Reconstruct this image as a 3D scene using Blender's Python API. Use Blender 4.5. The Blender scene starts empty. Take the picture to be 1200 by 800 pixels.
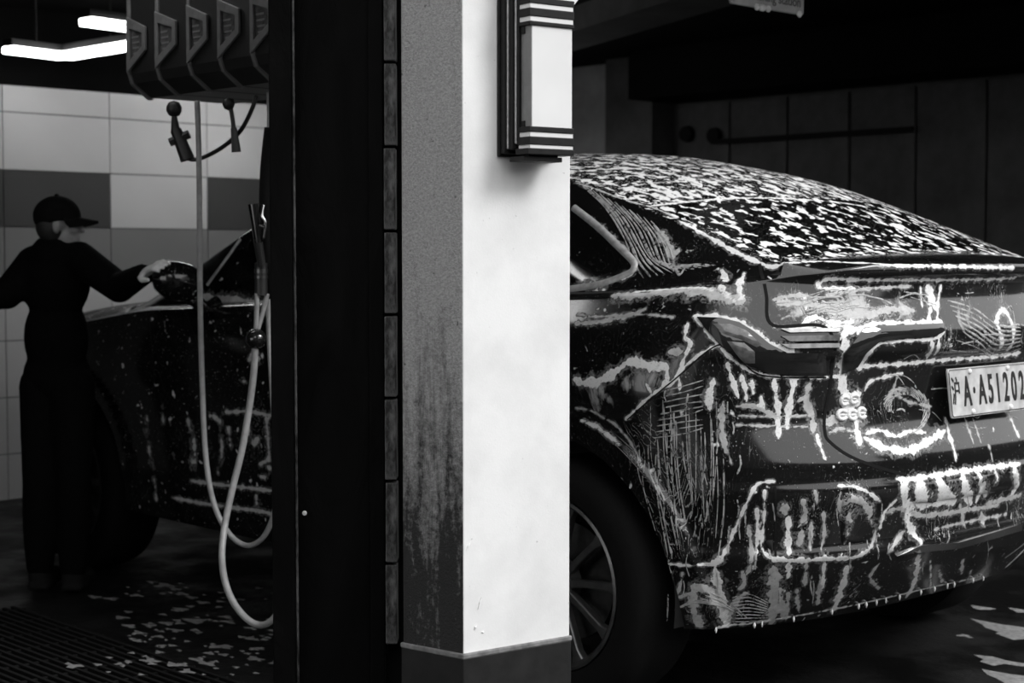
import bpy, bmesh, math, random
import numpy as np
from mathutils import Vector, Matrix
from mathutils.bvhtree import BVHTree
from mathutils.kdtree import KDTree
random.seed(7); RNG = np.random.default_rng(7)
PI = math.pi
SC = bpy.context.scene
COL = SC.collection

# ------------------------------------------------------------ camera
FPX = 1900.0; CAMH = 1.31; PITCH = math.atan(102.0 / FPX)
cd = bpy.data.cameras.new('camera'); cam = bpy.data.objects.new('camera', cd); COL.objects.link(cam)
cd.sensor_width = 36; cd.lens = FPX / 1200 * 36
cam.location = (0, 0, CAMH); cam.rotation_euler = (PI / 2 - PITCH, 0, 0)
cd.dof.use_dof = True; cd.dof.focus_distance = 3.95; cd.dof.aperture_fstop = 4.5
cd.clip_start = .05; cd.clip_end = 200
SC.camera = cam
# ------------------------------------------------------------ sky, sun, exposure
SC.view_settings.view_transform = 'Standard'; SC.view_settings.look = 'None'
SC.view_settings.gamma = 1; SC.view_settings.use_curve_mapping = False
SC.view_settings.exposure = 0.45
world = bpy.data.worlds.new('overcast_sky'); SC.world = world; world.use_nodes = True
wn = world.node_tree; bg = wn.nodes['Background']
bg.inputs[0].default_value = (.9, .9, .9, 1); bg.inputs[1].default_value = 1.5
sd = bpy.data.lights.new('sun', 'SUN'); sun = bpy.data.objects.new('sun', sd); COL.objects.link(sun)
sd.energy = 1.6; sd.angle = math.radians(20)
SUN_FROM = Vector((.93, -.37, 0)).normalized() * math.cos(math.radians(40)) + Vector((0, 0, math.sin(math.radians(40))))
sun.rotation_euler = SUN_FROM.to_track_quat('Z', 'Y').to_euler()

# ------------------------------------------------------------ frames
PHI = math.radians(46.5)
B = Vector((math.cos(PHI), -math.sin(PHI), 0)); L = Vector((math.sin(PHI), math.cos(PHI), 0))
W = Vector((.109, 4.623, 0))
CAR_ROT = math.atan2(B.y, B.x)
MC = Matrix.Translation(W) @ Matrix.Rotation(CAR_ROT, 4, 'Z'); MCI = MC.inverted()
FWD = Vector((0, math.cos(PITCH), -math.sin(PITCH))); UPV = Vector((0, math.sin(PITCH), math.cos(PITCH)))
def ray(x, y): return FWD + Vector((1, 0, 0)) * ((x - 600) / FPX) + UPV * ((400 - y) / FPX)
def at(x, y, Y):
    d = ray(x, y); return Vector((0, 0, CAMH)) + d * (Y / d.y)
def grid(u, v, z=0): return W + B * u + L * v + Vector((0, 0, z))   # building grid: u towards the street, v to the right

# ------------------------------------------------------------ helpers
def T(o, label=None, cat=None, group=None, kind=None):
    if label: o['label'] = label
    if cat: o['category'] = cat
    if group: o['group'] = group
    if kind: o['kind'] = kind
    return o
def empty(name, loc=(0, 0, 0), rz=0):
    o = bpy.data.objects.new(name, None); COL.objects.link(o); o.location = loc; o.rotation_euler = (0, 0, rz); o.empty_display_size = .1
    return o
def link(name, me, mat=None, parent=None):
    o = bpy.data.objects.new(name, me); COL.objects.link(o)
    if mat: me.materials.append(mat)
    if parent: o.parent = parent
    return o
class MB:
    def __init__(s): s.v = []; s.f = []
    def add(s, vs, fs):
        n = len(s.v); s.v += [tuple(p) for p in vs]; s.f += [tuple(i + n for i in f) for f in fs]; return s
    def box(s, c, size, rz=0, R=None):
        c = Vector(c); h = Vector(size) / 2
        M = R if R is not None else Matrix.Rotation(rz, 3, 'Z')
        vs = [c + M @ Vector((a * h.x, b * h.y, d * h.z)) for d in (-1, 1) for a, b in ((-1, -1), (1, -1), (1, 1), (-1, 1))]
        return s.add(vs, [(3, 2, 1, 0), (4, 5, 6, 7), (0, 1, 5, 4), (1, 2, 6, 5), (2, 3, 7, 6), (3, 0, 4, 7)])
    def tube(s, pts, r, n=10, cap=True):
        pts = [Vector(p) for p in pts]; m = len(pts)
        rs = r if hasattr(r, '__len__') else [r] * m
        nrm = None; rings = []
        for i, p in enumerate(pts):
            t = (pts[min(i + 1, m - 1)] - pts[max(i - 1, 0)]).normalized()
            if nrm is None: nrm = t.orthogonal().normalized()
            nrm = (nrm - t * nrm.dot(t))
            nrm = nrm.normalized() if nrm.length > 1e-6 else t.orthogonal().normalized()
            b = t.cross(nrm)
            rings.append([p + (nrm * math.cos(2 * PI * k / n) + b * math.sin(2 * PI * k / n)) * rs[i] for k in range(n)])
        vs = [q for g in rings for q in g]; fs = []
        for i in range(m - 1):
            for k in range(n):
                fs.append((i * n + k, i * n + (k + 1) % n, (i + 1) * n + (k + 1) % n, (i + 1) * n + k))
        if cap: fs.append(tuple(range(n - 1, -1, -1))); fs.append(tuple((m - 1) * n + k for k in range(n)))
        return s.add(vs, fs)
    def lathe(s, prof, n=48, M=Matrix.Identity(4), closed=False):   # profile (radius, height along local z)
        m = len(prof)
        vs = [M @ Vector((r * math.cos(2 * PI * k / n), r * math.sin(2 * PI * k / n), h)) for r, h in prof for k in range(n)]
        fs = []
        for i in range(m if closed else m - 1):
            j = (i + 1) % m
            for k in range(n):
                fs.append((i * n + k, i * n + (k + 1) % n, j * n + (k + 1) % n, j * n + k))
        return s.add(vs, fs)
    def prism(s, poly, d0, d1, M=Matrix.Identity(4)):               # polygon in local xy, extruded along local z
        n = len(poly)
        vs = [M @ Vector((x, y, d)) for d in (d0, d1) for x, y in poly]
        return s.add(vs, [tuple(range(n - 1, -1, -1)), tuple(range(n, 2 * n))] + [(k, (k + 1) % n, n + (k + 1) % n, n + k) for k in range(n)])
    def build(s, name, mat, parent=None, smooth=False, bevel=0, seg=2):
        me = bpy.data.meshes.new(name); me.from_pydata(s.v, [], s.f); me.update()
        bm = bmesh.new(); bm.from_mesh(me); bmesh.ops.recalc_face_normals(bm, faces=bm.faces); bm.to_mesh(me); bm.free()
        if smooth:
            me.polygons.foreach_set('use_smooth', [True] * len(me.polygons))
            if smooth is not True: me.set_sharp_from_angle(angle=math.radians(smooth))
        o = link(name, me, mat, parent)
        if bevel:
            b = o.modifiers.new('bevel', 'BEVEL'); b.width = bevel; b.segments = seg; b.limit_method = 'ANGLE'; b.angle_limit = math.radians(40)
        return o
def smooth_path(pts, n=8):                                         # Catmull-Rom
    P = [Vector(p) for p in pts]; out = []
    for i in range(len(P) - 1):
        a, b, c, d = P[max(i - 1, 0)], P[i], P[i + 1], P[min(i + 2, len(P) - 1)]
        for k in range(n):
            t = k / n
            out.append(.5 * ((2 * b) + (c - a) * t + (2 * a - 5 * b + 4 * c - d) * t * t + (3 * b - a - 3 * c + d) * t ** 3))
    out.append(P[-1]); return out

# ------------------------------------------------------------ materials
def nt(name):
    m = bpy.data.materials.new(name); m.use_nodes = True
    return m, m.node_tree, m.node_tree.nodes['Principled BSDF']
def N(t, typ, **kw):
    n = t.nodes.new(typ)
    for k, v in kw.items():
        if k.startswith('i_'):
            key = k[2:]; key = int(key) if key.isdigit() else key.replace('_', ' ')
            n.inputs[key].default_value = v
        else: setattr(n, k, v)
    return n
def lk(t, a, b): t.links.new(a, b)
def g(c): return (c, c, c, 1)
def ramp(t, src, stops):
    r = N(t, 'ShaderNodeValToRGB'); e = r.color_ramp.elements
    while len(e) < len(stops): e.new(.5)
    for k, (p, c) in enumerate(stops): e[k].position = p; e[k].color = g(c)
    lk(t, src, r.inputs[0]); return r.outputs[0]
def math_(t, op, a, b=None, clamp=False):
    n = N(t, 'ShaderNodeMath', operation=op, use_clamp=clamp)
    for k, q in enumerate((a, b)):
        if q is None: continue
        if isinstance(q, (int, float)): n.inputs[k].default_value = q
        else: lk(t, q, n.inputs[k])
    return n.outputs[0]
def mixc(t, f, a, b):
    n = N(t, 'ShaderNodeMix', data_type='RGBA')
    for k, q in ((0, f), (6, a), (7, b)):
        if isinstance(q, (int, float)): n.inputs[k].default_value = q if k == 0 else g(q)
        else: lk(t, q, n.inputs[k])
    return n.outputs[2]
def coords(t, scale=(1, 1, 1), rot=(0, 0, 0), space='Object'):
    tc = N(t, 'ShaderNodeTexCoord'); mp = N(t, 'ShaderNodeMapping'); mp.inputs['Scale'].default_value = scale; mp.inputs['Rotation'].default_value = rot
    lk(t, tc.outputs[space], mp.inputs[0]); return mp.outputs[0]
def noise(t, vec, scale, detail=3, rough=.55, dist=0):
    n = N(t, 'ShaderNodeTexNoise'); n.inputs['Scale'].default_value = scale; n.inputs['Detail'].default_value = detail
    n.inputs['Roughness'].default_value = rough; n.inputs['Distortion'].default_value = dist
    lk(t, vec, n.inputs['Vector']); return n.outputs[0]
def bump(t, b, h, strength=.3, dist=.01):
    n = N(t, 'ShaderNodeBump'); n.inputs['Strength'].default_value = strength; n.inputs['Distance'].default_value = dist
    lk(t, h, n.inputs['Height']); lk(t, n.outputs[0], b.inputs['Normal'])
def simple(name, c, rough=.5, metal=0, var=.15, scale=20, bmp=.08, coat=0, spec=.5):
    m, t, b = nt(name)
    v = coords(t); n = noise(t, v, scale)
    lk(t, ramp(t, n, [(.25, c * (1 - var)), (.75, min(1, c * (1 + var)))]), b.inputs['Base Color'])
    b.inputs['Roughness'].default_value = rough; b.inputs['Metallic'].default_value = metal
    b.inputs['Coat Weight'].default_value = coat; b.inputs['Specular IOR Level'].default_value = spec
    if bmp: bump(t, b, n, bmp, .004)
    return m
def emit(name, c, s):
    m, t, b = nt(name); b.inputs['Base Color'].default_value = g(.8)
    b.inputs['Emission Color'].default_value = g(c); b.inputs['Emission Strength'].default_value = s; return m

M = {}
M['black_plastic'] = simple('black_plastic', .018, .45)
M['black_gloss'] = simple('black_gloss', .012, .12, bmp=0, coat=.5)
M['rubber'] = simple('rubber', .008, .85, bmp=.2, scale=80, spec=.15)
M['rib_grey'] = simple('reel_rib_grey', .16, .4, 0, .25, 30)
M['chrome'] = simple('chrome', .55, .16, 1, .1, 30, .03)
M['satin'] = simple('satin_trim', .45, .4, .3, .35, 45, .1)
M['floor_foam_reflection'] = simple('floor_foam_reflection', .22, .6, 0, .4, 60, .2)
M['dark_metal'] = simple('dark_metal', .10, .35, .9, .3, 30)
M['rim'] = simple('rim_metal', .16, .3, .8, .3, 25)
M['hose'] = simple('hose_grey', .30, .45, 0, .25, 30)
M['steel_black'] = None
M['white_plate'] = simple('plate_white', .50, .35, 0, .35, 18, .1)
M['ink'] = simple('plate_ink', .012, .4)
M['cloth'] = simple('black_cloth', .004, .95, 0, .3, 60, .4, spec=.05)
M['cap'] = simple('cap_cloth', .006, .9, 0, .3, 60, .3, spec=.1)
M['skin'] = simple('skin', .30, .5, 0, .2, 25, .1)
M['glove'] = simple('glove_white', .80, .85, 0, .12, 60, .3)
M['hair'] = simple('hair', .02, .6)
M['foam'] = simple('foam_white', .80, .55, 0, .16, 140, .5)
M['foam_grey'] = simple('foam_grey', .42, .5, 0, .3, 120, .4)
M['led'] = emit('led_diffuser', 1.0, 6.0)
M['led_fill'] = emit('led_fill_diffuser', 1.0, 16.0)
M['sign'] = simple('sign_board', .22, .6, 0, .25, 14)
M['glass_dark'] = simple('tail_glass', .012, .05, bmp=0, coat=1)
M['lens'] = simple('tail_lens', .10, .12, 0, .5, 60, .05, coat=1)

def car_paint(name, base, rough, spot=27, pin=1.4):
    """black lacquer with soap foam lying on it; where the foam lies is given by vertex attributes:
    'foam' (spots, streaks, film) and 'run' / 'white' (runs of lather)"""
    m, t, b = nt(name)
    a = N(t, 'ShaderNodeAttribute', attribute_name='foam'); sp = N(t, 'ShaderNodeSeparateColor'); lk(t, a.outputs['Color'], sp.inputs[0])
    R, G, Bc = sp.outputs
    run_ = N(t, 'ShaderNodeAttribute', attribute_name='run').outputs['Fac']; white = N(t, 'ShaderNodeAttribute', attribute_name='white').outputs['Fac']
    v = coords(t); mul = lambda p, q, c=False: math_(t, 'MULTIPLY', p, q, c); sub = lambda p, q: math_(t, 'SUBTRACT', p, q); add = lambda p, q: math_(t, 'ADD', p, q)
    fine = noise(t, v, 120, 3, .6, .3); mid = noise(t, v, 46, 3, .6, .6); low = noise(t, v, 11, 3, .6)
    # spots: lumps of lather
    n1 = noise(t, coords(t, (1, 1.15, 1)), spot, 2.5, .6, .35)
    m1 = mul(sub(n1, sub(.74, mul(R, .32))), 18, True); m1 = mul(m1, mul(R, 8, True), True)
    # pin-head drops
    m1b = mul(sub(noise(t, v, 165, 2, .5, .3), sub(.725, mul(R, .22))), 14, True); m1b = mul(m1b, mul(low, pin, True))
    # streaks: level lines of a noise drawn out along the fall line
    n2 = noise(t, coords(t, (1, 1, .34)), 8.0, 4, .55, 1.4)
    tri = mul(math_(t, 'ABSOLUTE', sub(math_(t, 'FRACT', mul(n2, 19)), .5)), 2)
    m2 = mul(sub(tri, sub(1.03, mul(mul(G, low), .85))), 6, True); m2 = mul(m2, mul(G, 8, True))
    m2 = mul(m2, mul(sub(fine, .36), 9, True))
    # thin film
    n3 = noise(t, coords(t, (1, 1, .6)), 14, 5, .65, 1.0)
    m3 = mul(sub(n3, sub(.84, mul(Bc, .62))), 7, True); m3 = mul(mul(m3, mul(Bc, 6, True)), .5)
    # runs of lather with a bubbly edge, trailing thin film beside them
    f_ = add(run_, add(mul(sub(fine, .5), .7), mul(sub(mid, .5), 1.5)))
    m4 = mul(add(f_, -.08), 6.0, True); m4 = mul(m4, math_(t, 'MINIMUM', mul(white, add(.45, mul(mid, 1.1))), 1.0))
    halo = mul(add(add(run_, .75), mul(sub(mid, .5), 3.0)), 2.2, True); halo = mul(mul(halo, mul(add(run_, 1.35), 2.5, True)), .16)
    halo = mul(halo, mul(sub(fine, .40), 8, True))
    pits = sub(1.0, mul(mul(sub(noise(t, v, 210, 2, .5), .60), 10, True), .45))
    m4 = mul(m4, pits)
    mask = math_(t, 'MAXIMUM', math_(t, 'MAXIMUM', m1, mul(m1b, .6)), math_(t, 'MAXIMUM', mul(m2, .50), math_(t, 'MAXIMUM', m3, math_(t, 'MAXIMUM', m4, halo))))
    lk(t, mixc(t, mask, base, .80), b.inputs['Base Color'])
    mr = N(t, 'ShaderNodeMapRange'); lk(t, mask, mr.inputs[0]); mr.inputs[3].default_value = rough; mr.inputs[4].default_value = .6; mr.inputs[2].default_value = .6
    lk(t, mr.outputs[0], b.inputs['Roughness'])
    b.inputs['Specular IOR Level'].default_value = .75
    bump(t, b, mask, .3, .005)
    return m
def streak_mat():
    m, t, b = nt('foam_streak'); v = coords(t); n = noise(t, v, 70, 3, .65); n2 = noise(t, v, 25, 2, .6)
    lk(t, mul_(t, math_(t, 'MULTIPLY', math_(t, 'SUBTRACT', n, .33), 7, True), math_(t, 'MULTIPLY', math_(t, 'SUBTRACT', n2, .20), 3, True)), b.inputs['Alpha'])
    b.inputs['Base Color'].default_value = g(.5); b.inputs['Roughness'].default_value = .6; return m
def mul_(t, a, b): return math_(t, 'MULTIPLY', math_(t, 'MULTIPLY', a, b), .85)
M['streak'] = streak_mat()
M['paint'] = car_paint('black_lacquer_with_foam', .006, .12)
M['glass'] = car_paint('dark_glass_with_foam', .003, .05, 24, .25)

def floor_mat():
    m, t, b = nt('wet_floor')
    v = coords(t); n = noise(t, v, 3, 5); n2 = noise(t, v, 45, 3)
    lk(t, ramp(t, n, [(.3, .002), (.75, .008)]), b.inputs['Base Color'])
    lk(t, ramp(t, n, [(.4, .35), (.6, .7)]), b.inputs['Roughness']); b.inputs['Specular IOR Level'].default_value = .22
    bump(t, b, n2, .35, .01); return m
def concrete(name, c, var=.3, rough=.8, scale=3):
    m, t, b = nt(name); v = coords(t)
    n = noise(t, v, scale, 6, .65); lk(t, ramp(t, n, [(.3, c * (1 - var)), (.7, c * (1 + var))]), b.inputs['Base Color'])
    b.inputs['Roughness'].default_value = rough; bump(t, b, noise(t, v, 90, 3), .25, .004); return m
def stucco_white():
    m, t, b = nt('pillar_white_paint'); v = coords(t)
    n = noise(t, v, 220, 3, .6); big = noise(t, v, 5, 5, .6)
    c = ramp(t, big, [(.25, .66), (.6, .80)])
    sp = ramp(t, noise(t, v, 75, 2, .5), [(.20, 1.0), (.255, 0.0)])
    c = mixc(t, math_(t, 'MULTIPLY', sp, .55), c, .25)
    lk(t, c, b.inputs['Base Color']); b.inputs['Roughness'].default_value = .75
    bump(t, b, n, .10, .003); return m
def stucco_grimy():
    """grey stucco, grime growing heavier towards the foot of the pillar"""
    m, t, b = nt('pillar_grey_stucco'); v = coords(t)
    n = noise(t, v, 190, 4, .65)
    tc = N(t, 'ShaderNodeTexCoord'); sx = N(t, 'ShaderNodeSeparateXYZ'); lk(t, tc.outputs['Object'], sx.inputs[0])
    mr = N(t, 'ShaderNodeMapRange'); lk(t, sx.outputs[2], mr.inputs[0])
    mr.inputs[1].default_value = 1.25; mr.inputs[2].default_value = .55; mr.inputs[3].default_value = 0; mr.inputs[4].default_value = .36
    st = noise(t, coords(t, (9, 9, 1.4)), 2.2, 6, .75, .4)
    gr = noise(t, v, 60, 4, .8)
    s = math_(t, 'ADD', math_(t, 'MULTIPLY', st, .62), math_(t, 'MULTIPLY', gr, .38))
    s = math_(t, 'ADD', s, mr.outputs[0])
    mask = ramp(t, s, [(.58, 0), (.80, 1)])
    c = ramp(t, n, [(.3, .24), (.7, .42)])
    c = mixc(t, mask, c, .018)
    pits = ramp(t, noise(t, v, 62, 2), [(.24, 1), (.29, 0)])
    c = mixc(t, math_(t, 'MULTIPLY', pits, .8), c, .03)
    lk(t, c, b.inputs['Base Color']); b.inputs['Roughness'].default_value = .85
    bump(t, b, n, .5, .006); return m
def post_mat():
    m, t, b = nt('black_painted_steel'); v = coords(t, (1, 1, .35))
    n = noise(t, v, 9, 5, .6, .6); lk(t, ramp(t, n, [(.35, .001), (.75, .004)]), b.inputs['Base Color'])
    b.inputs['Roughness'].default_value = .65; b.inputs['Specular IOR Level'].default_value = .07; bump(t, b, n, .5, .02); return m
def worn_edge():
    m, t, b = nt('worn_edge_tile'); v = coords(t, (1, 1, .4))
    n = noise(t, v, 38, 5, .7); lk(t, ramp(t, n, [(.40, .012), (.62, .16)]), b.inputs['Base Color'])
    b.inputs['Roughness'].default_value = .6; bump(t, b, n, .4, .004); return m
M['floor'] = floor_mat(); M['steel_black'] = post_mat(); M['worn'] = worn_edge()
M['white_paint'] = stucco_white(); M['grey_stucco'] = stucco_grimy()
M['plinth'] = simple('plinth_dark_paint', .012, .55, 0, .4, 25, .15, spec=.3)
M['ledge'] = simple('plinth_ledge', .16, .7, 0, .5, 40, .3)
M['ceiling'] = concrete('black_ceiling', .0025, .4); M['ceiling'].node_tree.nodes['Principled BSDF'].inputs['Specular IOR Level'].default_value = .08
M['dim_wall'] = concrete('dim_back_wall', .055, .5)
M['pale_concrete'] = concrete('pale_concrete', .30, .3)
M['street'] = concrete('street_asphalt', .06, .3, .6)
M['opposite'] = concrete('opposite_facade', .06, .4)
M['tile_white'] = simple('tile_white', .55, .25, 0, .05, 2, 0)
M['tile_dark'] = simple('tile_charcoal', .065, .3, 0, .1, 2, 0)
M['tile_mid'] = simple('tile_mid_grey', .21, .3, 0, .06, 2, 0)
M['grout'] = simple('grout', .12, .9)
M['lamp_white'] = simple('lamp_opal_panel', .70, .4, 0, .06, 6, .02)
M['lamp_black'] = simple('lamp_black_iron', .006, .55, 0, .5, 40, .3, spec=.25)
M['lamp_side'] = simple('lamp_shaded_side', .16, .35, 0, .3, 25, .05)  # darker grey that paints shade onto the lantern's left side

# ============================================================ SETTING
def quad(name, pts, mat, kind='structure'):
    me = bpy.data.meshes.new(name); me.from_pydata([tuple(p) for p in pts], [], [tuple(range(len(pts)))]); me.update()
    return T(link(name, me, mat), kind=kind)
def slab(name, u0, u1, v0, v1, z0, z1, mat, kind='structure'):
    c = grid((u0 + u1) / 2, (v0 + v1) / 2, (z0 + z1) / 2)
    o = MB().box((0, 0, 0), (u1 - u0, v1 - v0, z1 - z0)).build(name, mat); o.location = c; o.rotation_euler = (0, 0, CAR_ROT)
    return T(o, kind=kind)
CEIL = 2.62
slab('floor', -9, 14, -9, 70, -.2, 0, M['floor'])
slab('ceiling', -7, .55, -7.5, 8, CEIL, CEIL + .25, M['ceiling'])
UW = -4.80                                                         # the tiled wall in front of the car
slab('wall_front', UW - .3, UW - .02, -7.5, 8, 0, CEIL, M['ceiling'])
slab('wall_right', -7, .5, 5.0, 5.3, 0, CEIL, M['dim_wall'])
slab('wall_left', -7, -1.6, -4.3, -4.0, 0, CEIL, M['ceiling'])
slab('wall_lane_unseen', .9, 14, -5.2, -4.9, 0, 3.4, M['opposite'])                # unseen wall left of the viewer, height shaped for the car's reflections
slab('wall_street_unseen', 13, 13.4, -9, 8, 0, 3.5, M['opposite']); slab('wall_street_unseen', 13, 13.4, 8, 70, 0, 6.5, M['opposite'])  # unseen, added for the car's reflections, stepped low to let sky in
slab('wall_facade_unseen', -.2, .5, 5.3, 70, 0, 6, M['opposite'])        # unseen facade row, added for what the car's tail reflects

# tiles of the front wall: each its own piece
wf = bpy.data.objects['wall_front']; WFI = wf.matrix_basis.inverted()
def v_on_front(x):                                                 # where a sight line meets the tiled wall
    d = ray(x, 298); n = B; s = (UW - (Vector((0, 0, 0)) - W).dot(n)) / d.dot(n)
    return (d * s - W).dot(L)
vj = v_on_front(6); TW = v_on_front(131) - vj
rows = [(2.062, 2.205), (1.757, 2.062), (1.455, 1.757), (1.153, 1.455), (.851, 1.153), (.549, .851), (.247, .549), (.0, .247)]
tile_me = {}
for r, (za, zb) in enumerate(rows):
    for k in range(-1, 6):
        if vj + TW * (k + 1) > 3.95: continue
        mat = 'tile_white'
        if r == 2: mat = 'tile_dark' if k % 2 == 0 or k == -1 else 'tile_white'
        if r == 3: mat = 'tile_mid'
        key = (mat, round(zb - za, 3))
        if key not in tile_me:
            o = MB().box((0, 0, 0), (.012, TW - .006, zb - za - .006)).build('tile', M[mat], wf, bevel=0)
            tile_me[key] = o.data
        else: o = link('tile', tile_me[key], None, wf)
        o.location = WFI @ grid(UW - .012, vj + TW * (k + .5), (za + zb) / 2)
o = MB().box((0, 0, 0), (.012, 9, 2.2)).build('grout_bed', M['grout'], wf); o.location = WFI @ grid(UW - .026, 2.5, 1.1)

# ============================================================ THE CAR
CAR = empty('sedan', W, CAR_ROT)
T(CAR, 'black sedan covered in soap foam, standing behind the white pillar', 'car')
V0 = .97; UR = .22; UF = -2.95; BF = .84; NS = 2.6
Z0, ZSTEP = .29, .0045
def sm(xs, ys, sig):
    xs = np.array(xs, float); ys = np.array(ys, float)
    gx = np.linspace(xs[0] - .3, xs[-1] + .3, 1400); gy = np.interp(gx, xs, ys)
    k = int(3 * sig / (gx[1] - gx[0])) + 1; w = np.exp(-.5 * ((np.arange(-k, k + 1) * (gx[1] - gx[0])) / sig) ** 2); w /= w.sum()
    gy = np.convolve(np.pad(gy, k, mode='edge'), w, 'valid')
    return lambda x: np.interp(x, gx, gy)
f_side = sm([.25, .33, .45, .6, .8, .93, 1.02, 1.10, 1.2, 1.3], [.055, .036, .026, .022, .004, .0, .012, .026, .075, .15], .022)
f_rear = sm([.27, .33, .42, .50, .53, .60, .66, .685, .70, .75, .85, .885, .95, 1.02, 1.045, 1.09, 1.19, 1.235, 1.262, 1.31],
            [.62, .68, .76, .820, .806, .825, .85, .850, .840, .836, .794, .786, .792, .802, .828, .832, .800, .795, .830, .815], .008)
f_front = sm([.25, .35, .5, .7, .9, 1.05, 1.2], [.70, .80, .84, .84, .80, .72, .60], .03)
# nominal perimeter of the left half: front centre -> side -> rear centre
def resample(fn, n, ds):
    q = np.linspace(0, PI / 2, 4000); p = fn(q); d = np.r_[0, np.cumsum(np.hypot(*np.diff(p, axis=0).T))]
    m = max(int(d[-1] / ds), 4); t = np.interp(np.linspace(0, d[-1], m + 1), d, q); return t, np.linspace(0, d[-1], m + 1)
e = 2 / NS
fq, fd = resample(lambda q: np.c_[-BF * np.cos(q) ** e, -.95 * np.sin(q) ** e], 0, .04)
rq, rd = resample(lambda q: np.c_[.61 * np.sin(q) ** e, -.95 * np.cos(q) ** e], 0, .0045)
su = np.r_[np.arange(UF, -.62, .03), np.arange(-.62, UR, .0045)]
kind = np.r_[np.zeros(len(fq) - 1), np.ones(len(su)), np.full(len(rq), 2)]
val = np.r_[fq[:-1], su, rq]
# arc coordinate sigma, counted from the rear centre
RTOT = rd[-1]; SIG = np.r_[np.full(len(fq) - 1, 9.), RTOT + (UR - su), RTOT - rd]
NH = len(val)
zt_side = sm([-3.6, -3.0, -2.3, -1.5, -.5, .1, .3, .5], [.93, 1.0, 1.09, 1.13, 1.165, 1.185, 1.20, 1.235], .08)
zt = np.zeros(NH); 
for i in range(NH):
    if kind[i] == 0: zt[i] = .90 + (zt_side(UF) - .90) * (math.sin(val[i]) ** 2)
    elif kind[i] == 1: zt[i] = zt_side(val[i])
    else:
        zt[i] = zt_side(UR) + (1.283 - zt_side(UR)) * min(1, (val[i] / 1.05)) ** 1.15
NZ = int((1.283 - Z0) / ZSTEP) + 1
def lower(i, z):
    """left-half surface point for perimeter column i at height z (arrays)"""
    vs = f_side(z); a = V0 - vs
    if kind[i] == 0:
        b = f_front(z); return UF - b * math.cos(val[i]) ** e, V0 - a * math.sin(val[i]) ** e
    if kind[i] == 1:
        u = val[i]; v = vs + .0 * z
        v = v + .05 * max(0, (-1.9 - u) / 1.2) ** 2 * 1.0
        return np.full_like(z, u), v
    b = f_rear(z) - UR
    return UR + b * math.sin(val[i]) ** e, V0 - a * math.cos(val[i]) ** e
GP = np.zeros((NH, NZ, 3))
for i in range(NH):
    z = np.linspace(Z0, zt[i], NZ); u, v = lower(i, z); GP[i, :, 0] = u; GP[i, :, 1] = v; GP[i, :, 2] = z
# front half columns must meet the widened front side
i0 = len(fq) - 1
dv = GP[i0, :, 1] - (f_side(GP[i0, :, 2]))
for i in range(i0): GP[i, :, 1] += dv * (math.sin(val[i]) ** 4)
# haunch and wheel-arch flares
WHEELS = [(0.0, .3635), (-2.86, .3635)]; RA = .432
side_w = np.clip((GP[:, :, 1] < .25) * 1.0, 0, 1)
for wu, wz in WHEELS:
    r = np.hypot(GP[:, :, 0] - wu, (GP[:, :, 2] - wz))
    GP[:, :, 1] -= side_w * .016 * np.clip((.515 - r) / .012, 0, 1) * np.clip(1 - (.50 - r) / .30, .4, 1)
    GP[:, :, 1] -= side_w * .022 * np.exp(-((GP[:, :, 0] - wu) / .45) ** 2 - ((GP[:, :, 2] - .98) / .10) ** 2)
# ---- upper body: loft of sections from the windscreen base to the rear window base
zc = sm([-2.5, -1.75, -1.35, -.85, -.4, 0, .22, .62], [1.12, 1.50, 1.625, 1.675, 1.65, 1.572, 1.49, 1.305], .05)
zr = sm([-2.5, -1.75, -1.3, -.8, -.4, -.15, .2, .55, .62], [1.10, 1.44, 1.545, 1.565, 1.553, 1.528, 1.42, 1.297, 1.283], .04)
vr = sm([-2.5, -1.75, -1.2, -.6, 0, .3, .62], [.16, .24, .27, .27, .255, .255, .27], .08)
zb = lambda u: np.minimum(zt_side(u) + .02, zr(u))
USEC = np.r_[np.arange(-2.5, -.7, .05), np.arange(-.7, .6201, .0065)]
NSIDE, NTOP = 44, 130
def section(u):
    z1, z2, v2 = float(zb(u)), float(zr(u)), float(vr(u)); z3 = float(zc(u)); v1 = .105 if u < 0 else .105 + .15 * min(1, max(0, (u - .12) / .5)) ** 1.4
    pts = []
    for k in range(NSIDE):                                          # side, bottom to rail
        t = k / NSIDE; s = math.sin(t * PI / 2)
        pts.append((u, v1 + (v2 - v1) * (t * .75 + .25 * t * t), z1 + (z2 - z1) * t))
    for k in range(NTOP + 1):                                       # rail to the centre line
        t = 1 - k / NTOP
        pts.append((u + (.0), V0 - (V0 - v2) * t, z2 + (z3 - z2) * (1 - t ** 2.1)))
    return pts
UP = np.array([section(u) for u in USEC])                           # (sections, points, 3)
# the rear window base and the windscreen base bow outwards
for pts in (UP,):
    tt = np.clip((V0 - pts[:, :, 1]) / .72, 0, 1)
    topmask = np.zeros(pts.shape[1]); topmask[NSIDE:] = 1
    wr = np.clip((pts[:, :, 0] - .25) / .37, 0, 1) * topmask; pts[:, :, 0] += .035 * wr * (1 - tt ** 2)
    wf_ = np.clip((-1.9 - pts[:, :, 0]) / .6, 0, 1) * topmask; pts[:, :, 0] -= .16 * wf_ * (1 - tt ** 2)
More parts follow.
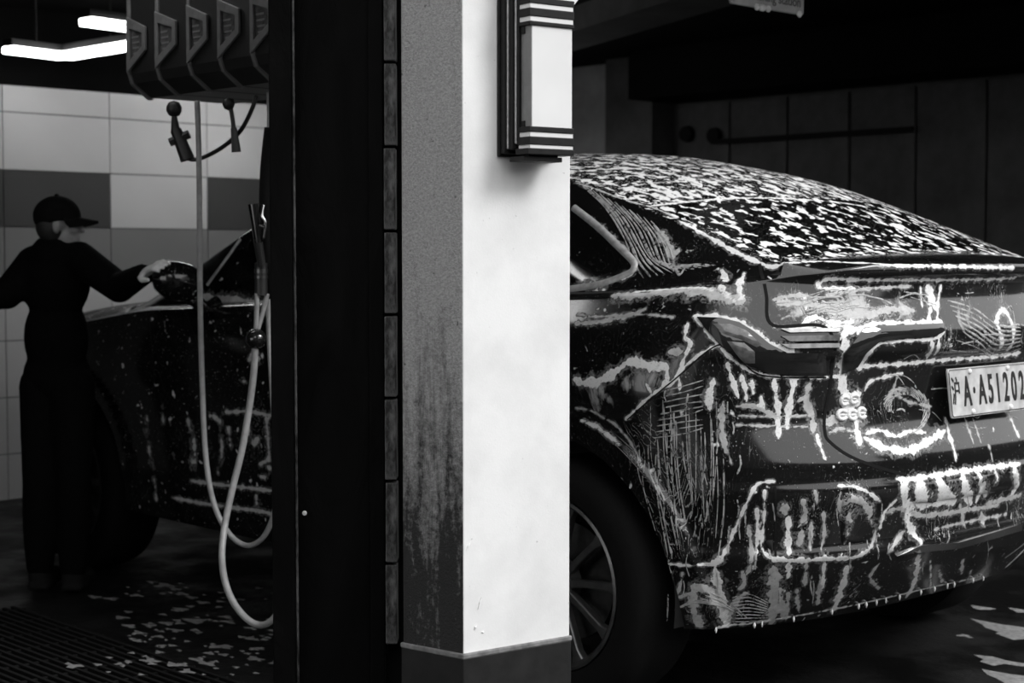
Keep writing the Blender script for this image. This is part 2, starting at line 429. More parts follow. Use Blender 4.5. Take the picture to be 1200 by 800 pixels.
# ---- bridge: from the top edge of the lower body to the foot of the upper body
def arc(P): return np.r_[0, np.cumsum(np.linalg.norm(np.diff(P, axis=0), axis=1))]
side_base = UP[:, 0]; rear_base = UP[-1, NSIDE:]; front_base = UP[0, NSIDE:]
def samp(P, t):
    d = arc(P); d /= d[-1]; return np.array([np.interp(t, d, P[:, k]) for k in range(3)])
base = np.zeros((NH, 3))
us = USEC; tail = np.vstack([UP[us > UR, 0], UP[-1, 1:NSIDE], rear_base])
fu = [i for i in range(NH) if (kind[i] == 0) or (kind[i] == 1 and val[i] < USEC[0])]
fl = arc(GP[fu, -1]); fl /= fl[-1]
for n_, i in enumerate(fu): base[i] = samp(front_base[::-1], fl[n_])
for i in range(NH):
    if i in fu: continue
    if kind[i] == 1: base[i] = [np.interp(val[i], us, side_base[:, k]) for k in range(3)]
    else: base[i] = samp(tail, (rd[i - (NH - len(rd))] / RTOT))
NB = 14
BR = np.zeros((NH, NB + 1, 3))
for i in range(NH):
    A, C_ = GP[i, -1], base[i]
    for k in range(NB + 1):
        t = k / NB; p = A + (C_ - A) * t; d = np.linalg.norm(C_ - A)
        p[2] += min(.03, .06 * d) * 4 * t * (1 - t) * (.4 if kind[i] == 2 else 1); BR[i, k] = p

# ---- classify into panels
PX_SEAM_LID = [(890, 309), (898, 345), (906, 381), (968, 384), (974, 440), (966, 500), (974, 519), (1008, 540), (1062, 557)]
PX_SEAM_BUMPER = [(735, 492), (762, 468), (790, 445), (842, 404), (868, 422), (895, 440), (968, 442)]

def mesh_np(name, Vv, F, mat, parent, smooth=True, normals=None):
    me = bpy.data.meshes.new(name); me.from_pydata(Vv.tolist(), [], F.tolist()); me.update()
    if smooth: me.polygons.foreach_set('use_smooth', [True] * len(me.polygons))
    if normals is not None: me.normals_split_custom_set_from_vertices(normals.tolist())
    return link(name, me, mat, parent)
def grid_faces(n, m):
    a = (np.arange(n - 1)[:, None] * m + np.arange(m - 1)[None, :]).ravel()
    return np.c_[a, a + m, a + m + 1, a + 1]
def vnormals(P, F):
    n = np.cross(P[F[:, 2]] - P[F[:, 0]], P[F[:, 3]] - P[F[:, 1]]); out = np.zeros_like(P)
    for k in range(4): np.add.at(out, F[:, k], n)
    return out / np.maximum(np.linalg.norm(out, axis=1, keepdims=True), 1e-9)
LOW = np.concatenate([GP, BR[:, 1:]], axis=1)                        # columns x (NZ + NB)
NC = LOW.shape[1]; LV = LOW.reshape(-1, 3); LF = grid_faces(NH, NC)
LN = vnormals(LV, LF)
UV_ = UP.reshape(-1, 3); UFc = grid_faces(UP.shape[0], UP.shape[1]); UN = vnormals(UV_, UFc)
bv = BVHTree.FromPolygons([Vector(p) for p in np.vstack([LV, UV_, LV * [1, -1, 1] + [0, 2 * V0, 0], UV_ * [1, -1, 1] + [0, 2 * V0, 0]])],
     np.vstack([LF, UFc + len(LV), LF + len(LV) + len(UV_), UFc + 2 * len(LV) + len(UV_)]).tolist())
R3 = MCI.to_3x3(); CO = MCI @ Vector((0, 0, CAMH))
def hit(x, y):
    d = (R3 @ ray(x, y)).normalized(); p, n, i, dist = bv.ray_cast(CO, d)
    if p is None: return None, None
    if n.dot(d) > 0: n = -n
    return p, n
def sig_of(p):
    u, v, z = p
    if u <= UR: return RTOT + (UR - u)
    b = f_rear(z) - UR; a = V0 - f_side(z); q = math.atan2(max((u - UR) / b, 0) ** (1 / e), max(abs(V0 - v) / a, 0) ** (1 / e))
    return RTOT - float(np.interp(q, rq, rd))
def to_sz(px):
    out = []
    for x, y in px:
        p, n = hit(x, y); out.append((sig_of(p), p.z))
    return out
def in_poly(X, Y, poly):
    r = np.zeros(X.shape, bool); n = len(poly)
    for i in range(n):
        x1, y1 = poly[i]; x2, y2 = poly[(i + 1) % n]
        if y1 == y2: continue
        c = ((y1 > Y) != (y2 > Y)) & (X < (x2 - x1) * (Y - y1) / (y2 - y1) + x1); r ^= c
    return r
lid_sz = to_sz(PX_SEAM_LID); bum_sz = to_sz(PX_SEAM_BUMPER)
zl = lid_sz[-1][1]
lid_poly = [(lid_sz[0][0], 1.6)] + lid_sz + [(-.5, zl), (-.5, 1.6)]
bum_poly = [(bum_sz[0][0], .2)] + bum_sz + [lid_sz[4]] + lid_sz[5:] + [(-.5, zl), (-.5, .2)]
fc = LV[LF].mean(axis=1); ci = (LF[:, 0] // NC); cj = (LF[:, 0] % NC)
fs = (SIG[ci] + SIG[np.minimum(ci + 1, NH - 1)]) / 2
lidm = (cj < NZ - 1) & in_poly(fs, fc[:, 2], lid_poly) & (kind[ci] == 2)
lidm |= (cj >= NZ - 1) & (kind[ci] == 2) & (fs < lid_sz[0][0])
bumm = (cj < NZ - 1) & (~lidm) & (in_poly(fs, fc[:, 2], bum_poly)) & (fs < RTOT + .3) & (fs < 8)
hole = np.zeros(len(LF), bool)
for wu, wz in WHEELS: hole |= (np.hypot(fc[:, 0] - wu, fc[:, 2] - wz) < RA) & (fc[:, 1] < .3) & (cj < NZ - 1)
uu = fc[:, 0]
front = (kind[ci] == 0)
hood = (cj >= NZ - 1) & ((uu < -2.42) | front)
DR = [-.52, -1.28, -2.22]
panels = np.full(len(LF), 'rear_quarter_panel', dtype=object)
panels[(uu < DR[0])] = 'rear_door'; panels[(uu < DR[1])] = 'front_door'; panels[(uu < DR[2])] = 'front_fender'
rock = (fc[:, 2] < .45) & (uu < -.3) & (uu > -2.5) & (cj < NZ - 1) & (~front); panels[rock] = 'side_sill'
panels[front | ((uu < -3.25) & (fc[:, 2] < .75))] = 'front_bumper'
panels[hood] = 'hood'; panels[lidm] = 'trunk_lid'; panels[bumm] = 'rear_bumper'
keep = ~hole
# snap the wheel-arch edge to the circle
for wu, wz in WHEELS:
    inh = np.zeros(len(LV), bool); ink = np.zeros(len(LV), bool)
    inh[LF[hole].ravel()] = True; ink[LF[keep].ravel()] = True
    e_ = inh & ink & (np.hypot(LV[:, 0] - wu, LV[:, 2] - wz) < RA + .06) & (LV[:, 1] < .3) & (LV[:, 2] > Z0 + .004)
    r = np.hypot(LV[e_, 0] - wu, LV[e_, 2] - wz); LV[e_, 0] = wu + (LV[e_, 0] - wu) / r * RA; LV[e_, 2] = wz + (LV[e_, 2] - wz) / r * RA

# ---- foam layout on the bodywork (spots, streaks, film), as blobs placed on the car's own surface
BLOBS = []
def blob(x, y, r, R=0, G=0, F=0):
    p, n = hit(x, y)
    if p is not None: BLOBS.append((np.array(p), r, np.array([R, G, F])))
for a in [(700, 462, .07, 0, 0, .8), (735, 448, .05, 0, 0, .8), (762, 440, .05, .1, 0, .6), (690, 440, .04, 0, 0, .7), (765, 515, .10, 0, .5, 0), (800, 560, .12, 0, .6, 0),
          (820, 290, .07, .30, .2, 0), (850, 320, .05, .35, 0, .2), (760, 280, .10, 0, .15, 0), (720, 250, .06, 0, .15, 0), (790, 310, .06, .1, .2, 0),
          (800, 345, .05, 0, 0, .5), (850, 345, .04, 0, 0, .6), (700, 360, .05, .25, 0, .2), (770, 362, .08, .28, 0, 0), (850, 480, .06, .1, .3, 0),
          (930, 352, .07, 0, .3, .72), (1000, 358, .08, .1, .2, .8), (1060, 362, .06, .1, .3, .7), (1130, 370, .07, .1, .3, .6), (1080, 340, .05, 0, .2, .5), (1170, 345, .05, .2, .3, .4), (1000, 610, .05, .2, .3, .4), (1130, 350, .07, .25, .4, 0), (1150, 390, .10, .1, .45, .15), (1110, 405, .06, .3, .6, 0),
          (1040, 475, .10, .12, .35, 0), (1060, 505, .06, .1, .3, .35), (1150, 505, .10, .2, .1, .1), (975, 495, .03, 0, 0, .5),
          (950, 600, .07, .28, .4, 0), (1000, 590, .06, .2, .8, .25), (1000, 690, .10, .25, .35, 0), (830, 705, .08, 0, .6, .35), (900, 700, .08, .15, .5, .2),
          (1100, 610, .08, .25, .6, 0), (1170, 600, .10, .2, .7, .2), (1150, 655, .10, .3, .2, 0), (1100, 575, .07, .1, .2, .5), (800, 620, .10, .05, .6, 0),
          (280, 430, .20, .25, .1, 0), (300, 510, .16, .1, .45, .15), (240, 420, .15, .22, .1, 0), (280, 330, .15, .25, .2, 0), (230, 520, .2, .1, .3, 0)]: blob(*a)
def foam_field(P, name, glass=False):
    n = len(P); C_ = np.zeros((n, 4)); C_[:, 3] = 1
    z = P[:, 2]; u = P[:, 0]; v = P[:, 1]
    if name in ('roof',): top = np.clip((z - np.interp(u, USEC, zr(USEC)) + .012) / .02, 0, 1); C_[:, 0] = .74 * top; C_[:, 1] = (1 - top) * .12
    elif name == 'rear_window': C_[:, 0] = .63
    elif name in ('side_window', 'windscreen'): C_[:, 0] = .14; C_[:, 1] = .12
    elif name == 'trunk_lid': C_[:, 0] = .10; C_[:, 1] = .12
    elif name == 'rear_bumper': C_[:, 0] = .16; C_[:, 1] = .14
    elif name == 'rear_quarter_panel': C_[:, 0] = .08; C_[:, 1] = .13
    else: C_[:, 0] = .20; C_[:, 1] = .15
    vv = np.minimum(v, 2 * V0 - v)
    for p, r, c in BLOBS:
        d2 = (u - p[0]) ** 2 + (vv - p[1]) ** 2 + (z - p[2]) ** 2
        w = np.exp(-d2 / (1.0 * r * r))[:, None]; C_[:, :3] = np.maximum(C_[:, :3], c * w * 1.0 + 0)
    return C_
FOAM_TODO = []
def put_foam(me, name): FOAM_TODO.append((me, name))
def put_foam_now(me, name):
    P = np.zeros(len(me.vertices) * 3); me.vertices.foreach_get('co', P); P = P.reshape(-1, 3)
    a = me.attributes.new('foam', 'FLOAT_COLOR', 'POINT'); a.data.foreach_set('color', foam_field(P, name).ravel())
    T_ = np.full(len(P), -1.5); W_ = np.zeros(len(P)); near = np.where(P[:, 0] > -3.6)[0]
    kd = KDTree(len(near))
    for k, q in zip(near, P[near]): kd.insert(q, int(k))
    kd.balance()
    for q, hw, c in RUNS:
        for _, k, d in kd.find_range(q, hw * 2.5):
            t = 1 - d / hw
            if t > T_[k]: T_[k] = t; W_[k] = c
    me.attributes.new('run', 'FLOAT', 'POINT').data.foreach_set('value', T_); me.attributes.new('white', 'FLOAT', 'POINT').data.foreach_set('value', W_)
def submesh(Vv, Nn, F):
    idx, inv = np.unique(F.ravel(), return_inverse=True)
    return Vv[idx], Nn[idx], inv.reshape(F.shape)
MIR = np.array([1, -1, 1.]); OFF = np.array([0, 2 * V0, 0])
def panel(name, Vv, Nn, F, mat, both):
    a, n, f = submesh(Vv, Nn, F); a2 = a * MIR + OFF; n2 = n * MIR; f2 = f[:, ::-1]
    if both:
        V2 = np.vstack([a, a2]); o = mesh_np(name, V2, np.vstack([f, f2 + len(a)]), mat, CAR, True, np.vstack([n, n2])); put_foam(o.data, name); return [o]
    o1 = mesh_np(name, a, f, mat, CAR, True, n); put_foam(o1.data, name)
    o2 = mesh_np(name, a2, f2, mat, CAR, True, n2); put_foam(o2.data, name); return [o1, o2]
# outward orientation of the base grids
def orient(Vv, F, Nn):
    c = np.array([-1., V0, .8]); s = ((Vv - c) * Nn).sum(axis=1).mean()
    return (F, Nn) if s > 0 else (F[:, ::-1], -Nn)
LF, LN = orient(LV, LF, LN); UFc, UN = orient(UV_, UFc, UN)
for nm in ['trunk_lid', 'rear_bumper', 'hood', 'front_bumper']: panel(nm, LV, LN, LF[keep & (panels == nm)], M['paint'], True)
for nm in ['rear_quarter_panel', 'rear_door', 'front_door', 'front_fender', 'side_sill']: panel(nm, LV, LN, LF[keep & (panels == nm)], M['paint'], False)
# upper body
ufc = UV_[UFc].mean(axis=1); uj = UFc.min(axis=1) % UP.shape[1]
v2 = vr(ufc[:, 0]); tt = (V0 - ufc[:, 1]) / (V0 - v2)
top = uj >= NSIDE
rw = top & (tt < .945) & (ufc[:, 0] > .125 + .10 * (1 - tt ** 2)) & (ufc[:, 0] < .575 + .045 * (1 - tt ** 2))
ws = top & (tt < .93) & (ufc[:, 0] < -1.62 - .13 * (1 - tt ** 2)) & (ufc[:, 0] > -2.6)
win_px = [(672, 252), (700, 276), (726, 301), (731, 309), (724, 317), (672, 331)]
win_uz = []
for x, y in win_px:
    p, n = hit(x, y); win_uz.append((p.x, p.z))
gu = np.linspace(win_uz[0][0] - .05, -1.70, 14)
top_line = [(u, float(zr(u)) - .045) for u in gu]
top_line[0] = (gu[0], (win_uz[0][1] + top_line[1][1]) / 2)
bot_line = [(u, float(zb(u)) + .035) for u in (-2.12, -1.2, -.5)]
wpoly = win_uz[:1] + top_line + [(-2.12, float(zb(-2.12)) + .04)] + bot_line + win_uz[:0:-1]
sw = (~top) & in_poly(ufc[:, 0], ufc[:, 2], wpoly)
panel('rear_window', UV_, UN, UFc[rw], M['glass'], True)
panel('windscreen', UV_, UN, UFc[ws], M['glass'], True)
swf = sw & (ufc[:, 0] < DR[1] + .05); swr = sw & ~swf
panel('side_window', UV_, UN, UFc[swf], M['glass'], False); panel('side_window', UV_, UN, UFc[swr], M['glass'], False)
panel('roof', UV_, UN, UFc[~(rw | ws | sw)], M['paint'], True)

# ---- ribbons laid on the bodywork: seams, trims, runs of foam
def ribbon(mb, px, w, h=None, lift=.0006, n=10, wob=0.0, dome=True, taper=True, scale_px=None):
    """px: sight-line points traced onto the car surface; w: width in metres"""
    pts = []
    for x, y in px:
        p, nn = hit(x, y)
        if p is None or p.x > 1.2 or (pts and (p - pts[-1]).length > .9): continue
        pts.append(p)
    if len(pts) < 2: return
    C_ = smooth_path(pts, n); m = len(C_); K = 6 if dome else 2
    ph = random.random() * 9; vs = []; fs = []
    if not hasattr(mb, 'edge'): mb.edge = []
    for i, p in enumerate(C_):
        q, nn, _, _ = bv.find_nearest(p)
        if q is None: q, nn = p, Vector((0, -1, 0))
        if nn.dot(CO - q) < 0: nn = -nn
        t = (C_[min(i + 1, m - 1)] - C_[max(i - 1, 0)]).normalized(); sd_ = nn.cross(t).normalized()
        s = i / (m - 1); tp = 1.0
        if taper: tp = min(1, .35 + 6 * min(s, 1 - s))
        ww = w * tp * (1 + wob * (math.sin(s * 17 + ph) * .5 + math.sin(s * 41 + ph * 2) * .35))
        hh = (h if h is not None else min(.0035, ww * .16))
        for k in range(K + 1):
            a = -1 + 2 * k / K
            c, cn, _, _ = bv.find_nearest(q + sd_ * (a * ww / 2))
            vs.append(c + nn * (lift + (hh * max(0, 1 - a * a) ** .6 if dome else hh))); mb.edge.append(max(abs(a), (abs(2 * s - 1) ** 12) * .95))
    for i in range(m - 1):
        for k in range(K): fs.append((i * (K + 1) + k, i * (K + 1) + k + 1, (i + 1) * (K + 1) + k + 1, (i + 1) * (K + 1) + k))
    mb.add(vs, fs)
PXM = .00238                                                        # metres per photo pixel at the car's tail
for px, ws_ in [(PX_SEAM_LID, .009), (PX_SEAM_BUMPER, .004)]: seams = MB(); ribbon(seams, px, ws_, h=.0004, dome=False, taper=False, n=8); seams.build('panel_gap', M['rubber'], CAR)
for px in [[(908, 570), (909, 610), (909, 652)], [(230, 352), (236, 420), (240, 500), (238, 560)], [(176, 372), (180, 430), (182, 520)]]: seams = MB(); ribbon(seams, px, .006, h=.0004, dome=False, taper=False); seams.build('panel_gap', M['rubber'], CAR)
trims = MB()
for px, w in [([(672, 243), (700, 265), (724, 288), (741, 305), (743, 313), (735, 321), (706, 332), (672, 338), (640, 342)], .022)]:
    ribbon(trims, px, w, h=.005, n=8, taper=False)
trims.build('window_trim', M['satin'], CAR, smooth=True); trims = MB()
ribbon(trims, [(243, 334), (262, 308), (282, 280), (300, 253)], .018, h=.005, taper=False)
trims.build('window_trim', M['satin'], CAR, smooth=True)
RUNS = []; THIN = MB()
def fl(px, w): ribbon(THIN, px, w * PXM, h=.0006, taper=True, wob=.4)
def run(px, w, white):
    """a run of lather lying on the bodywork: centre line on the surface, half width, whiteness"""
    pts = []
    for x, y in px:
        p, nn = hit(x, y)
        if p is None or p.x > 1.2 or (pts and (p - pts[-1]).length > .9): continue
        pts.append(p)
    if len(pts) < 2: return
    ph = random.random() * 9; D = 0.
    both = max(p.y for p in pts) < .72 and min(p.x for p in pts) > -.6
    C_ = smooth_path(pts, max(4, int(max((b - a).length for a, b in zip(pts, pts[1:])) / .0035))); tot = sum((b - a).length for a, b in zip(C_, C_[1:]))
    for i, p in enumerate(C_):
        if i: D += (p - C_[i - 1]).length
        e0 = min(D, tot - D); tp = min(1, .45 + e0 / max(w, .006))
        hw = w / 2 * tp * (1 + .32 * math.sin(D * 95 + ph) + .22 * math.sin(D * 260 + 2 * ph))
        q = bv.find_nearest(p)[0]; RUNS.append((q, max(hw, .0022), white))
        if both: RUNS.append((Vector((q.x, 2 * V0 - q.y, q.z)), max(hw, .0022), white))      # the far side is as soapy
def fw(px, w, **k): run(px, (w * 1.1 + .8) * PXM, 1.0)
def fg(px, w, **k): run(px, (w * 1.1 + .8) * PXM, .55)
# roof, rear window and window surround
fw([(795, 258), (830, 277), (866, 297), (898, 311)], 5); fw([(898, 311), (915, 310), (960, 306), (1010, 308), (1050, 311), (1110, 312), (1150, 313), (1188, 314)], 4)
fg([(674, 214), (705, 224), (735, 235), (765, 243), (795, 256)], 3)
fg([(725, 221), (760, 215), (800, 212), (860, 210), (920, 214), (960, 220)], 3); fw([(765, 241), (810, 236), (870, 232), (930, 233), (990, 238), (1018, 243)], 4)
fw([(676, 336), (700, 334), (722, 327), (740, 320), (746, 312)], 6); fg([(690, 255), (715, 275), (738, 298)], 4)
fw([(766, 222), (780, 226), (790, 232)], 9)
# shoulder
fg([(718, 346), (760, 344), (800, 340), (830, 343), (850, 350), (872, 352)], 11); fw([(742, 342), (780, 339), (812, 337), (838, 342)], 4); fw([(844, 334), (850, 346), (862, 352), (872, 346)], 8); fw([(852, 330), (848, 322), (845, 315)], 6); fw([(872, 320), (866, 335), (870, 350)], 6)
fg([(674, 379), (700, 377), (735, 370), (756, 362)], 5); fg([(676, 368), (700, 371), (740, 368), (790, 372)], 2)  # first stroke paints a grey reflection into the lather colour
# quarter panel
fw([(674, 444), (684, 449), (700, 447), (716, 439), (728, 430)], 9); fw([(727, 430), (738, 424), (752, 426), (766, 430), (780, 426)], 9)
fw([(806, 379), (803, 395), (809, 402), (801, 422), (795, 440), (785, 452)], 4); fg([(786, 412), (800, 412)], 8); fw([(780, 427), (782, 440), (778, 455)], 5)
fw([(842, 404), (820, 415), (800, 432), (790, 445), (772, 457), (754, 471), (733, 492)], 3); fw([(796, 445), (797, 458)], 3); fw([(756, 448), (763, 460)], 2.5)
fg([(674, 478), (692, 481), (706, 489), (720, 497), (735, 513), (745, 529), (753, 548)], 2.2); fg([(680, 492), (698, 499), (708, 507), (716, 512), (726, 521)], 4); fg([(750, 590), (758, 620), (760, 645)], 1.5)
fg([(740, 600), (728, 560)], 2)
for k in range(26):                                                 # brush streaks running down the quarter panel
    s = k / 25; x0 = 752 + 92 * s + random.uniform(-4, 4); x1 = 768 + 74 * s + random.uniform(-4, 4); y0 = 470 + random.uniform(-8, 90) * .8; y1 = random.uniform(560, 655)
    fl([(x0, y0), (x0 * .6 + x1 * .4 - 6 + 9 * s, y0 * .5 + y1 * .5), (x1, y1)], random.uniform(.8, 1.9))
for k in range(9):
    y = 447 + 7 * k; fl([(782 - 2 * k, y + 10), (802, y + 5), (824, y + random.uniform(-3, 3))], 1.3)
for k in range(11):                                                  # sheets of foam sliding down the rear pillar
    x = 678 + 8.5 * k; y = 214 + 4.5 * k
    fl([(x, y), (x + 30 - k, y + 28), (x + 52 - 2 * k, y + 62), (x + 64 - 2 * k, y + 92 - 4 * k), (x + 76, y + 112 - 6 * k)], random.uniform(1.3, 3.0))
fg([(770, 270), (782, 285), (788, 300), (795, 292)], 8)
# tail light surround and drips
fw([(813, 370), (840, 371), (860, 375), (880, 385), (900, 400), (918, 411)], 5); fw([(914, 408), (924, 412), (930, 420)], 11); fw([(929, 420), (930, 448), (926, 470), (922, 502)], 6)
fw([(815, 373), (830, 391), (842, 404), (856, 419), (876, 433), (900, 440), (930, 442), (985, 441)], 3.2); fg([(880, 408), (888, 420), (892, 430)], 11); fw([(884, 392), (892, 406), (902, 428), (912, 438)], 6)
fw([(836, 444), (831, 466), (832, 480)], 7); fw([(852, 425), (859, 448), (866, 467)], 5); fw([(868, 438), (873, 455), (875, 470)], 4); fw([(881, 446), (883, 461)], 6); fw([(892, 465), (893, 479)], 7); fw([(907, 445), (909, 460), (912, 482), (912, 514)], 5)
fg([(949, 450), (945, 468), (952, 488), (953, 505)], 7); fg([(935, 470), (948, 462)], 5); fg([(862, 476), (882, 476), (900, 484), (916, 491)], 4); fg([(866, 487), (905, 488), (950, 487)], 2); fg([(862, 498), (900, 499), (946, 500)], 2)
fw([(845, 385), (860, 390)], 5); fg([(833, 376), (838, 385), (846, 392)], 6); fg([(848, 470), (846, 500), (850, 530)], 5); fg([(842, 480), (848, 515), (858, 545)], 2)
# lower bumper
fw([(762, 661), (786, 661), (838, 661)], 2.6); fw([(834, 662), (846, 652), (853, 640)], 6); fw([(853, 640), (866, 609), (880, 579), (890, 566), (908, 564)], 3); fw([(896, 574), (895, 610), (893, 642), (904, 654)], 2.6)
fw([(905, 655), (940, 657), (962, 655), (1000, 653), (1013, 648)], 5.5); fw([(924, 606), (924, 630), (925, 652)], 6); fw([(924, 660), (924, 676)], 7); fw([(838, 664), (841, 684), (846, 702), (853, 731)], 8)
fg([(812, 688), (830, 690), (843, 706), (854, 734)], 9); fg([(812, 692), (813, 716), (822, 734), (850, 737)], 8); fg([(876, 694), (862, 705), (853, 726)], 6); fg([(906, 664), (908, 690), (905, 730)], 12); fw([(785, 662), (782, 682)], 4)
fw([(887, 596), (888, 622), (886, 650)], 4); fg([(877, 616), (881, 648), (876, 672)], 4); fg([(918, 590), (921, 602)], 8); fg([(945, 660), (943, 686)], 4); fg([(933, 690), (936, 716)], 4); fg([(924, 694), (921, 726)], 4); fg([(951, 610), (950, 645)], 4); fg([(940, 620), (936, 640)], 6)
fw([(789, 743), (800, 740), (840, 735), (880, 730), (930, 722), (980, 713), (1040, 700), (1100, 686), (1150, 675), (1196, 667)], 2.4)
fw([(982, 569), (1000, 570), (1016, 576), (1032, 588)], 3); fg([(985, 577), (983, 590), (987, 602), (1000, 599), (1012, 602), (1021, 612), (1025, 626), (1021, 640), (1012, 648)], 3.5); fg([(986, 602), (998, 612), (990, 625)], 5)
fw([(1050, 561), (1072, 561), (1100, 556), (1150, 549), (1196, 543)], 6); fw([(1056, 565), (1059, 588)], 8); fw([(1074, 574), (1082, 584)], 14); fw([(1098, 568), (1114, 580)], 12); fw([(1126, 560), (1130, 572), (1137, 586)], 10); fg([(1146, 560), (1155, 581)], 9); fg([(1186, 555), (1192, 572)], 8); fw([(1062, 590), (1085, 592), (1110, 588)], 6)
fw([(1050, 586), (1037, 600), (1031, 620)], 4); fw([(1061, 604), (1068, 620), (1080, 636)], 8); fg([(1125, 590), (1132, 618)], 4); fw([(1076, 650), (1072, 680), (1062, 700)], 7); fw([(1090, 656), (1090, 690)], 2); fg([(1196, 626), (1194, 664)], 5); fg([(1128, 656), (1127, 672)], 4); fg([(1138, 668), (1133, 682)], 2)
fw([(992, 664), (986, 690), (976, 716)], 8); fg([(961, 680), (958, 708)], 5); fw([(966, 660), (963, 690)], 4); fg([(1040, 648), (1050, 634), (1060, 622)], 5); fg([(1156, 590), (1180, 584), (1196, 580)], 6)
for q in [([(1062, 562), (1060, 580), (1066, 604)], 9), ([(1080, 562), (1076, 580), (1082, 596)], 15), ([(1100, 560), (1104, 576), (1118, 588)], 16), ([(1128, 556), (1130, 572), (1138, 590)], 10), ([(1146, 554), (1148, 574), (1144, 588)], 7), ([(1166, 552), (1166, 566)], 6), ([(1188, 548), (1190, 570), (1184, 582)], 9)]: fw(*q)
for q in [([(1040, 600), (1056, 596), (1080, 604), (1110, 600)], 5), ([(1100, 604), (1130, 598), (1170, 592)], 5), ([(1095, 620), (1130, 612), (1180, 602)], 3), ([(985, 590), (1000, 584), (1014, 592), (1020, 604)], 8), ([(990, 606), (994, 620), (990, 636)], 3), ([(1150, 600), (1152, 612)], 10), ([(940, 585), (944, 600), (940, 612)], 5), ([(955, 575), (958, 590)], 4), ([(965, 600), (966, 626), (962, 645)], 4), ([(915, 700), (918, 724)], 9), ([(1030, 660), (1020, 676), (1030, 690)], 4), ([(1100, 668), (1104, 682)], 3), ([(870, 670), (872, 684), (866, 690)], 5), ([(800, 670), (796, 690), (790, 700)], 3), ([(795, 700), (812, 694)], 3)]: fg(*q)
for k in range(8): fl([(790 + 6 * k, 715 - 3 * k), (806 + 7 * k, 706), (826 + 7 * k, 702 + 3 * k)], random.uniform(1.2, 2.2))
for k in range(9): fl([(858, 700 + 3.5 * k), (878, 696 + 4 * k), (900, 706 + 2.5 * k)], random.uniform(1.1, 2.0))
# boot lid
fw([(1005, 391), (1011, 383), (1030, 379), (1060, 378), (1104, 377)], 4.5); fw([(1005, 432), (1016, 415), (1030, 403), (1060, 399), (1094, 397), (1107, 388)], 3.2); fw([(990, 398), (988, 424), (987, 448), (990, 462)], 10); fw([(984, 398), (994, 387), (1008, 386)], 7); fw([(1020, 397), (1028, 393), (1022, 410), (1006, 434)], 5)
fw([(1088, 334), (1092, 352), (1096, 362)], 12); fw([(1091, 360), (1089, 380), (1086, 420)], 6); fw([(1103, 334), (1099, 380), (1095, 416)], 4); fw([(1079, 336), (1081, 360)], 3); fw([(1173, 408), (1168, 378), (1175, 363), (1183, 372), (1181, 410)], 6.5)
for k in range(7): fl([(1110 + 3 * k, 352 + 6 * k), (1142, 362 + 6 * k), (1168, 380 + 6 * k), (1196, 384 + 4 * k)], random.uniform(1.8, 5))
fw([(906, 382), (925, 384), (960, 383), (1000, 382)], 2.6)
fg([(912, 355), (948, 356), (985, 366), (1012, 370), (1040, 363), (1072, 364)], 7); fw([(940, 379), (956, 372), (976, 378), (1000, 377)], 5); fw([(942, 348), (944, 362)], 4); fw([(960, 333), (982, 327), (1080, 328), (1192, 325)], 3.6); fw([(958, 330), (964, 338), (1002, 338)], 4); fg([(906, 351), (930, 346), (952, 348)], 4); fg([(968, 346), (1012, 339), (1050, 336), (1070, 335)], 3)
fw([(1000, 429), (1060, 426), (1100, 422), (1160, 418), (1196, 413)], 4); fw([(1012, 461), (1020, 447), (1040, 441), (1058, 437)], 3.4); fg([(1050, 462), (1066, 471), (1092, 476)], 3); fg([(1052, 440), (1047, 455), (1036, 474)], 3)
for k in range(16): a0 = 2.2 + .25 * k; r_ = 9 + 2.2 * k; fl([(1052 + r_ * math.cos(a0 + q) * .9, 478 + r_ * math.sin(a0 + q) * .8) for q in (0, .5, 1.0, 1.5)], random.uniform(1, 2))
fw([(1013, 513), (1036, 524), (1064, 528), (1088, 517), (1108, 504)], 8); fw([(1015, 508), (1030, 504), (1050, 511), (1066, 505), (1086, 507)], 4); fw([(1003, 494), (1006, 512), (1007, 521)], 7); fg([(985, 490), (968, 495)], 10); fg([(972, 508), (985, 502), (1000, 506)], 3)
fw([(1108, 489), (1114, 514), (1120, 540)], 5); fg([(1130, 488), (1141, 520)], 3); fw([(1180, 480), (1194, 512)], 5); fg([(1158, 520), (1163, 540)], 3); fw([(957, 509), (962, 524), (967, 538)], 4); fg([(1140, 490), (1150, 520)], 2)
# front half, seen left of the black post
for px, w in [([(232, 347), (250, 350), (280, 352), (318, 355)], 8), ([(222, 563), (260, 568), (320, 575)], 4), ([(202, 583), (240, 590), (300, 598), (322, 603)], 4), ([(172, 487), (172, 510), (178, 545), (183, 588)], 5), ([(187, 466), (191, 490), (195, 505)], 3),
              ([(220, 490), (227, 520), (226, 554)], 7), ([(246, 487), (258, 494), (260, 520), (256, 555)], 5), ([(262, 483), (290, 482), (318, 487)], 4), ([(205, 530), (207, 555)], 3), ([(302, 548), (308, 540), (316, 548), (310, 560), (303, 556)], 4), ([(290, 425), (298, 415), (306, 425)], 6), ([(282, 445), (290, 448)], 5),
              ([(112, 491), (122, 503), (118, 530)], 3), ([(122, 555), (136, 553)], 4), ([(124, 508), (131, 530)], 2), ([(290, 500), (296, 520), (304, 512)], 6), ([(312, 490), (315, 520), (316, 540)], 4), ([(268, 500), (272, 530)], 3), ([(110, 366), (130, 362), (150, 360)], 3), ([(300, 580), (304, 600)], 5)]:
    run(px, w * .0036, .6)
